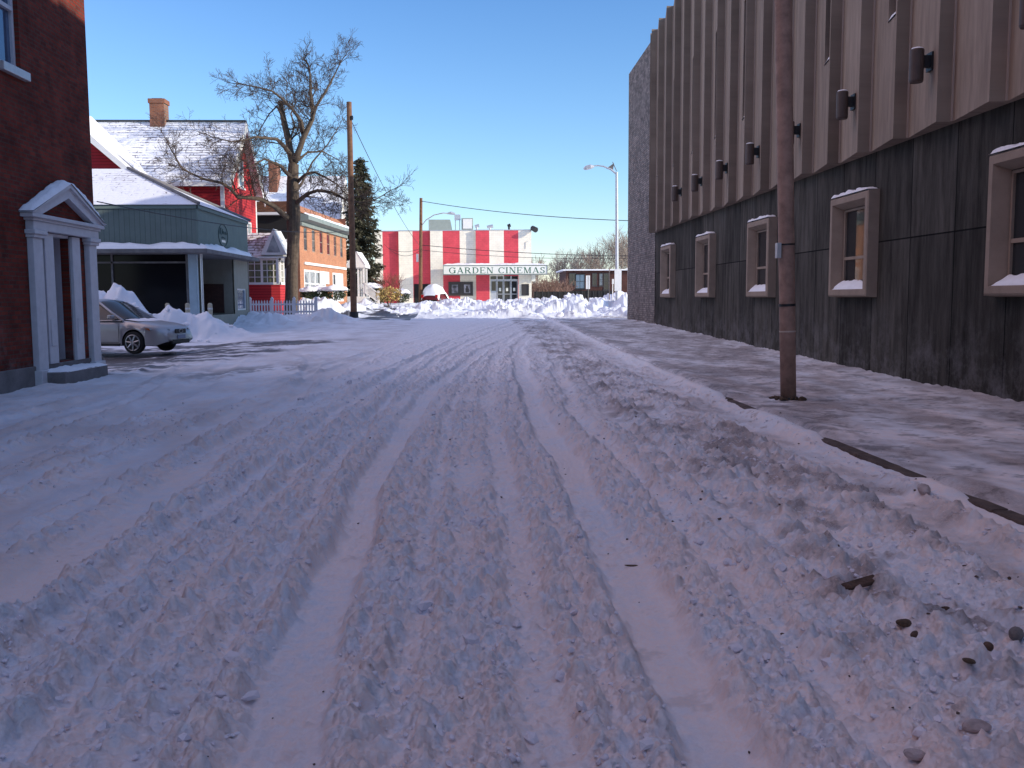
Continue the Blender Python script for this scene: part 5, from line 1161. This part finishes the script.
# ================================================================== parked silver wagon
def ribbon(mb, xs, ringf):
    n0 = len(mb.v); k = None
    for x in xs:
        r = ringf(x); k = len(r); mb.v += r
    for i in range(len(xs) - 1):
        for j in range(k - 1):
            q = n0 + i * k + j; mb.f.append((q, q + 1, q + k + 1, q + k))
    mb.f.append(tuple(n0 + j for j in range(k))); mb.f.append(tuple(n0 + (len(xs) - 1) * k + j for j in range(k)))
def car(root, paint, glassm, wheels=True):
    top = lambda x: np.interp(x, [-2.38, -2.3, -2.0, .95, 1.3, 1.8, 2.15, 2.3, 2.38, 2.42], [.62, .92, .98, .965, .93, .86, .79, .72, .62, .5])
    wid = lambda x: .885 * (1 - .30 * max(0, (x - 1.75) / .67) ** 2.2 - .16 * max(0, (-x - 1.9) / .5) ** 2)
    def bot(x):
        b_ = np.interp(x, [-2.38, -2.2, 2.1, 2.42], [.42, .26, .24, .36])
        for xc in (1.42, -1.36):
            if abs(x - xc) < .375: b_ = max(b_, .33 + math.sqrt(.375 ** 2 - (x - xc) ** 2))
        return b_
    def ring(x):
        w, t, b_ = wid(x), float(top(x)), float(bot(x)); m_ = b_ + (t - b_) * .55
        half = [(w * .96, b_), (w, min(m_, t - .1)), (w * .985, t - .13), (w * .95, t - .05), (w * .86, t - .005), (w * .45, t + .02)]
        return [(x, -p[0], p[1]) for p in half] + [(x, 0, t + .028)] + [(x, p[0], p[1]) for p in half[::-1]]
    xs = sorted(set([-2.38, -2.34, 2.38, 2.42, 2.405] + list(np.linspace(-2.3, 2.36, 70)) + [1.42 + .375 * math.cos(t) for t in np.linspace(0, math.pi, 15)] + [-1.36 + .375 * math.cos(t) for t in np.linspace(0, math.pi, 15)]))
    m = MB(); ribbon(m, xs, ring); body = m.build('body', paint, root, smooth=True, local=True)
    MB().box(-2.0, -.72, .22, 1.95, .72, .62).build('underbody', M['dark'], root, local=True)
    # greenhouse
    def gring(x):
        t = float(np.interp(x, [-2.28, -1.95, -1.2, 0, .25, 1.08], [.95, 1.43, 1.53, 1.54, 1.50, .96])); q = (t - .95) / .5
        return [(x, -.84, .93), (x, -.84 + .2 * q, max(.94, t - .07)), (x, -.84 + .3 * q, t), (x, 0, t + .03 * q), (x, .84 - .3 * q, t), (x, .84 - .2 * q, max(.94, t - .07)), (x, .84, .93)]
    m = MB(); ribbon(m, list(np.linspace(-2.28, 1.08, 40)), gring); gh = m.build('windows', glassm, root, smooth=True, local=True)
    m = MB()
    def rring(x):
        g = gring(x); return [(x, p[1] * 1.01, p[2] + .012) for p in g[1:6]]
    ribbon(m, list(np.linspace(-1.95, .2, 20)), rring); m.build('roof', paint, root, smooth=True, local=True)
    m = MB()
    for s in (-1, 1):
        def gp_(x, s=s): g = gring(x); return Vector((x, s * abs(g[1][1]) * 1.012, g[1][2]))
        m.tube([Vector((1.1, s * .83, .95)), Vector((.68, s * .76, 1.19)), gp_(.22) + Vector((0, 0, .03))], .035, 6)
        m.tube([gp_(-.55), Vector((-.5, s * .85, .95))], .035, 6); m.tube([gp_(.22), gp_(-.5), gp_(-1.2), gp_(-1.95)], .025, 6)
        m.tube([Vector((1.05, s * .855, .955)), Vector((-2.2, s * .855, .95))], .02, 6)
    m.build('pillars', paint, root, local=True)
    if wheels:
        for xc in (1.42, -1.36):
            for s in (-1, 1):
                y0 = s * .70; y1 = s * .875
                wh_ = MB().tube([(xc, y0, .32), (xc, s * .73, .32), (xc, s * .85, .32), (xc, y1, .32)], [.29, .325, .325, .30], 32).build('wheel', M['tyre'], root, smooth=False, local=True)
                m = MB().tube([(xc, y1 + s * .002, .32), (xc, y1 + s * .012, .32)], [.225, .215], 28)
                m.build('rim_well', M['blackm'], wh_, local=True)
                m = MB(); m.tube([(xc, y1 + s * .014, .32), (xc, y1 + s * .03, .32)], [.06, .05], 14)
                for k in range(7):
                    a = k * 2 * math.pi / 7 + .3; c, sn = math.cos(a), math.sin(a); m.tube([(xc + .04 * c, y1 + s * .02, .32 + .04 * sn), (xc + .215 * c, y1 + s * .02, .32 + .215 * sn)], [.028, .022], 6)
                ringp = [(xc + .222 * math.cos(t), y1 + s * .014, .32 + .222 * math.sin(t)) for t in np.linspace(0, 2 * math.pi, 33)]; m.tube(ringp, .016, 6, False)
                m.build('rim', M['alloy'], wh_, local=True)
    return body
M['silver'] = mat('silver car paint', (.40, .40, .42), .32, .4, .6, var=.08, scale=1.5, bump=.03, bscale=3); M['tyre'] = mat('tyre rubber', (.015, .015, .016), .8, bump=.3); M['alloy'] = mat('alloy rim', (.42, .43, .45), .35, .7)
M['lens'] = mat('headlight lens', (.30, .33, .36), .12, .1, .9); M['amber'] = mat('amber indicator', (.40, .12, .03), .25); M['redl'] = mat('red tail light', (.45, .01, .01), .25)
Yc = 27.4; wp = at(133.5, 352.5, 26.9)
root = thing('parked_car', 'silver station wagon with alloy wheels parked beside the ploughed snow pile', 'car', (0, 0, 0), rz=R(-14))
ORG[root.name] = Vector((0, 0, 0))
off = Matrix.Rotation(R(-14), 3, 'Z') @ Vector((1.42, -.87, 0)); root.location = (wp.x - off.x, 26.9 - off.y, wp.z - .04)
print('car z', wp.z, hz(wp.x, 26.9), 'x', wp.x)
body = car(root, M['silver'], M['glass'])
B = dict(local=True)
for s in (-1, 1):
    hl = MB().prism([(2.22, s * .62, .60), (2.33, s * .50, .585), (2.34, s * .46, .70), (2.10, s * .70, .735), (1.93, s * .83, .74), (1.95, s * .85, .69)], (.03, s * .02, .0)).build('headlight', M['lens'], root, **B)
    MB().prism([(1.97, s * .852, .66), (1.90, s * .875, .70), (1.80, s * .883, .735), (1.93, s * .86, .735)], (0, s * .015, 0)).build('indicator', M['amber'], hl, **B)
    MB().tube([(2.30, s * .56, .38), (2.36, s * .545, .38)], .055, 12).build('fog_lamp', M['lens'], root, **B)
    mi = MB().box(.72, s * .86, 1.0, .86, s * 1.03, 1.12).build('mirror', M['silver'], root, bevel=.03, **B)
    dd_ = MB(); 
    for xx in (.98, -.02, -.98): dd_.tube([(xx, s * .892, .34), (xx, s * .896, .60), (xx - .01, s * .882, .86)], .006, 4)
    dd_.tube([(.98, s * .884, .33), (-.98, s * .884, .33)], .006, 4); dd_.build('door_gap', M['blackm'], root, **B)
    MB().box(.15, s * .885, .78, .32, s * .912, .81).box(-.82, s * .885, .78, -.65, s * .912, .81).build('door_handle', M['silver'], root, bevel=.008, **B)
    MB().box(-1.0, s * .86, .22, 1.0, s * .895, .30).build('sill_trim', M['blackm'], root, bevel=.01, **B)
    MB().box(-2.36, s * .62, .70, -2.28, s * .80, .92).build('tail_light', M['redl'], root, bevel=.01, **B)
m = MB().box(2.385, -.28, .57, 2.42, .28, .70); gr_ = m.build('grille', M['blackm'], root, bevel=.02, **B)
ringp = [(2.425, .1 * math.cos(t), .635 + .05 * math.sin(t)) for t in np.linspace(0, 6.283, 20)]; MB().tube(ringp, .008, 5, False).build('badge', M['alloy'], gr_, **B)
MB().box(2.36, -.45, .27, 2.425, .45, .40).build('air_intake', M['blackm'], root, bevel=.02, **B)
MB().box(2.43, -.2, .42, 2.445, .2, .53).build('number_plate', M['glassblue'], root, **B)
s_ = MB(); snow_sheet(s_, lambda u, v: (1.5 - .45 * u, -.7 + 1.4 * v, float(np.interp(1.5 - .45 * u, [.95, 1.3, 1.8], [.965, .93, .86])) + .03), 6, 14, .025, 6, 5, .15); s_.build('bonnet_snow', M['snow'], root, smooth=True, **B)

# ================================================================== snow covered car at the cinema
M['redcar'] = mat('dark red car paint', (.13, .012, .02), .35, .2)
wq = at(434.5, 302.5, 92.5)
root = thing('snow_covered_car', 'red car buried under a dome of snow in front of the cinema', 'car', (0, 0, 0), rz=R(78)); ORG[root.name] = Vector((0, 0, 0)); root.location = (wq.x, 94.6, wq.z - .15)
car(root, M['redcar'], M['glass'])
s_ = MB(); snow_sheet(s_, lambda u, v: (2.4 - 4.8 * u, -1.0 + 1.85 * v, .42 + float(np.interp(2.3 - 4.6 * u, [-2.3, -1.9, .2, 1.1, 2.3], [.35, 1.0, 1.03, .6, .2])) - .5 * (2 * v - 1) ** 4 + .08), 30, 16, .32, 5, 1.6, .15); s_.build('snow', M['snow'], root, smooth=True, local=True)
for s in (-1, 1): MB().box(-2.40, s * .60, .60, -2.30, s * .86, .92).build('tail_light', M['redl'], root, bevel=.01, local=True)

# ================================================================== debris in the snow
def gpt(u, v):
    d = MC @ Vector((u - 512, 384 - v, -920)); d.normalize(); t = 1.
    z = .12
    for _ in range(12):
        t = (EYE - z) / -d.z; p = Vector((0, 0, EYE)) + d * t; z = .5 * z + .5 * (hz(p.x, p.y) + .01)
    gx, gy = np.meshgrid(np.linspace(-.04, .04, 5) + p.x, np.linspace(-.04, .04, 5) + p.y)
    p.z = max(p.z, float(np.percentile(H(gx.ravel(), gy.ravel()), 80)) - .004)
    return p
M['stonep'] = mat('grey pebble stone', (.16, .145, .14), .85, var=.4, scale=14, bump=.6); M['barkp'] = mat('torn bark', (.085, .05, .035), .9, var=.5, scale=20, bump=.8); M['icel'] = mat('dirty ice', (.40, .33, .32), .45, var=.35, scale=14, bump=.5)
def debris(name, label, cat, u, v, r, mt, flat=.6, seed=0, jag=.3, st=(1, 1, 1)):
    p = gpt(u, v); mb = MB(); lump_mesh(mb, (0, 0, 0), r, seed, flat, jag)
    mb.v = [(a[0] * st[0], a[1] * st[1], a[2] * st[2]) for a in mb.v]; mb.v = [(a[0] + p.x, a[1] + p.y, a[2] + p.z + r * flat * .3) for a in mb.v]
    o = mb.build(name, mt); m_ = o.modifiers.new('sub', 'SUBSURF'); m_.levels = m_.render_levels = 1; tag(o, label, cat); return o
p = gpt(851, 596); m = MB(); q = Euler((R(24), R(-14), R(18))).to_matrix()
vs = [Vector(a) for a in ((-.11, -.012, -.006), (.09, -.045, -.008), (.125, .012, -.006), (-.07, .038, -.008), (-.09, -.008, .008), (.085, -.036, .012), (.11, .008, .01), (-.06, .026, .014))]
m.add([q @ a + p + Vector((.03, 0, .025)) for a in vs], [(0, 1, 2, 3), (4, 5, 6, 7), (0, 1, 5, 4), (1, 2, 6, 5), (2, 3, 7, 6), (3, 0, 4, 7)])
tag(m.build('wood_fragment', M['barkp'], bevel=.004), 'flat dark slab of wood tilted up out of the rough snow at right', 'wood')
debris('bark_clump', 'dark bark clump touching the tilted wood slab', 'bark', 846, 598, .045, M['barkp'], .5, 3, .4)
debris('stone', 'rounded grey stone at the right edge of the rough snow', 'stone', 1016, 645, .055, M['stonep'], 1.0, 4, .12)
debris('stone', 'small brown stone left of the big grey stone', 'stone', 988, 650, .028, M['barkp'], .8, 5, .2)
debris('dirt_clump', 'brown frozen dirt clump on the snow beside the kerb gap', 'dirt', 924, 494, .085, M['icel'], .9, 6, .4)
debris('dirt_clump', 'brown stained dirt lump right of the tilted wood slab', 'dirt', 905, 628, .06, M['dirt'], .6, 7, .4)
debris('bark_clump', 'thin black bark flake right of the wood slab', 'bark', 945, 611, .035, M['barkp'], .4, 8, .4, (1.5, .6, 1))
debris('bark_clump', 'dark bark bit just below the brown stained lump', 'bark', 914, 645, .032, M['barkp'], .6, 9, .4)
debris('ice_lump', 'pale dirty ice slab near the lower right corner', 'ice', 976, 728, .05, M['icel'], .5, 10, .2, (1.4, .8, 1))
debris('ice_lump', 'pinkish ice piece at the bottom edge right of centre', 'ice', 914, 764, .035, M['icel'], .8, 11, .2, (1.4, 1, 1))
debris('leaf_scrap', 'curled brown scrap in the right hand tyre rut', 'leaf', 631, 566, .035, M['dirt'], .3, 12, .3, (1.9, .5, 1))
debris('dirt_clump', 'reddish dirt lump on the ridge left of the brown pole', 'dirt', 731, 470, .07, M['icel'], .5, 13, .4, (1.3, .8, 1))
debris('stone', 'small black stone on the smooth snow near the right edge', 'stone', 1009, 580, .018, M['barkp'], .7, 14, .2)
debris('dirt_clump', 'dark dirt clump below the big grey stone', 'dirt', 970, 672, .03, M['dirt'], .6, 15, .4)
debris('dirt_clump', 'small brown dirt clump uphill of the kerb stone gap', 'dirt', 829, 490, .05, M['icel'], .5, 16, .4)

# ================================================================== sky and sun
A_, E_ = R(70), R(17.84)
S = Vector((math.sin(A_) * math.cos(E_), -math.cos(A_) * math.cos(E_), math.sin(E_)))
sun = bpy.data.lights.new('sun', 'SUN'); sun.energy = 5; sun.angle = R(.53); sun.color = (1, .90, .76)
so = bpy.data.objects.new('sun', sun); C.objects.link(so); so.rotation_euler = S.to_track_quat('Z', 'Y').to_euler(); so.location = (20, -20, 30)
w = bpy.data.worlds.new('World'); scn.world = w; w.use_nodes = True; nt = w.node_tree; bg = nt.nodes['Background']
sk = nt.nodes.new('ShaderNodeTexSky'); sk.sky_type = 'NISHITA'; sk.sun_disc = False; sk.sun_elevation = E_; sk.sun_rotation = math.atan2(S.x, S.y)
sk.air_density = 1.0; sk.dust_density = .25; sk.ozone_density = 2.2; sk.altitude = 50
hs = nt.nodes.new('ShaderNodeHueSaturation'); hs.inputs['Saturation'].default_value = 1.0; hs.inputs['Value'].default_value = 1
nt.links.new(sk.outputs[0], hs.inputs['Color']); tn = nt.nodes.new('ShaderNodeMix'); tn.data_type = 'RGBA'; tn.blend_type = 'MULTIPLY'; tn.inputs[0].default_value = 1; geo = nt.nodes.new('ShaderNodeNewGeometry'); sx = nt.nodes.new('ShaderNodeSeparateXYZ'); nt.links.new(geo.outputs['Incoming'], sx.inputs[0])
ng = nt.nodes.new('ShaderNodeMath'); ng.operation = 'ABSOLUTE'; nt.links.new(sx.outputs[2], ng.inputs[0])
rp = nt.nodes.new('ShaderNodeValToRGB'); cr = rp.color_ramp; nt.links.new(ng.outputs[0], rp.inputs['Fac'])
for i_, (p_, c_) in enumerate(((0, (1.42, 1.42, 1.7)), (.12, (1.1, 1.34, 1.58)), (.32, (.76, 1.1, 1.52)), (.6, (1.7, 1.62, 1.85)), (1, (2.3, 2.05, 2.15)))):
    e_ = cr.elements[0] if i_ == 0 else cr.elements.new(p_) if i_ < 4 else cr.elements[-1]
    e_.position = p_; e_.color = (*c_, 1)
nt.links.new(rp.outputs[0], tn.inputs[7])
tcw = nt.nodes.new('ShaderNodeTexCoord'); dp = nt.nodes.new('ShaderNodeVectorMath'); dp.operation = 'DOT_PRODUCT'; dp.inputs[1].default_value = Vector((-.66, .08, .74)).normalized(); nt.links.new(tcw.outputs['Generated'], dp.inputs[0])  # warm glow added high on the left of the sky to light the shaded snow
mxx = nt.nodes.new('ShaderNodeMath'); mxx.operation = 'MAXIMUM'; mxx.inputs[1].default_value = 0; nt.links.new(dp.outputs['Value'], mxx.inputs[0])
pw = nt.nodes.new('ShaderNodeMath'); pw.operation = 'POWER'; pw.inputs[1].default_value = 7; nt.links.new(mxx.outputs[0], pw.inputs[0])
hz_ = nt.nodes.new('ShaderNodeVectorMath'); hz_.operation = 'SCALE'; hz_.inputs[0].default_value = (10.0, 6.2, 4.3); nt.links.new(pw.outputs[0], hz_.inputs['Scale'])
ad_ = nt.nodes.new('ShaderNodeVectorMath'); ad_.operation = 'ADD'; nt.links.new(hz_.outputs[0], ad_.inputs[1]); nt.links.new(tn.outputs[2], ad_.inputs[0])
nt.links.new(hs.outputs[0], tn.inputs[6]); nt.links.new(ad_.outputs[0], bg.inputs['Color']); bg.inputs['Strength'].default_value = .15
scn.view_settings.view_transform = 'Standard'; scn.view_settings.look = 'None'; scn.view_settings.exposure = 0
scn.render.engine = 'CYCLES'; scn.cycles.max_bounces = 6
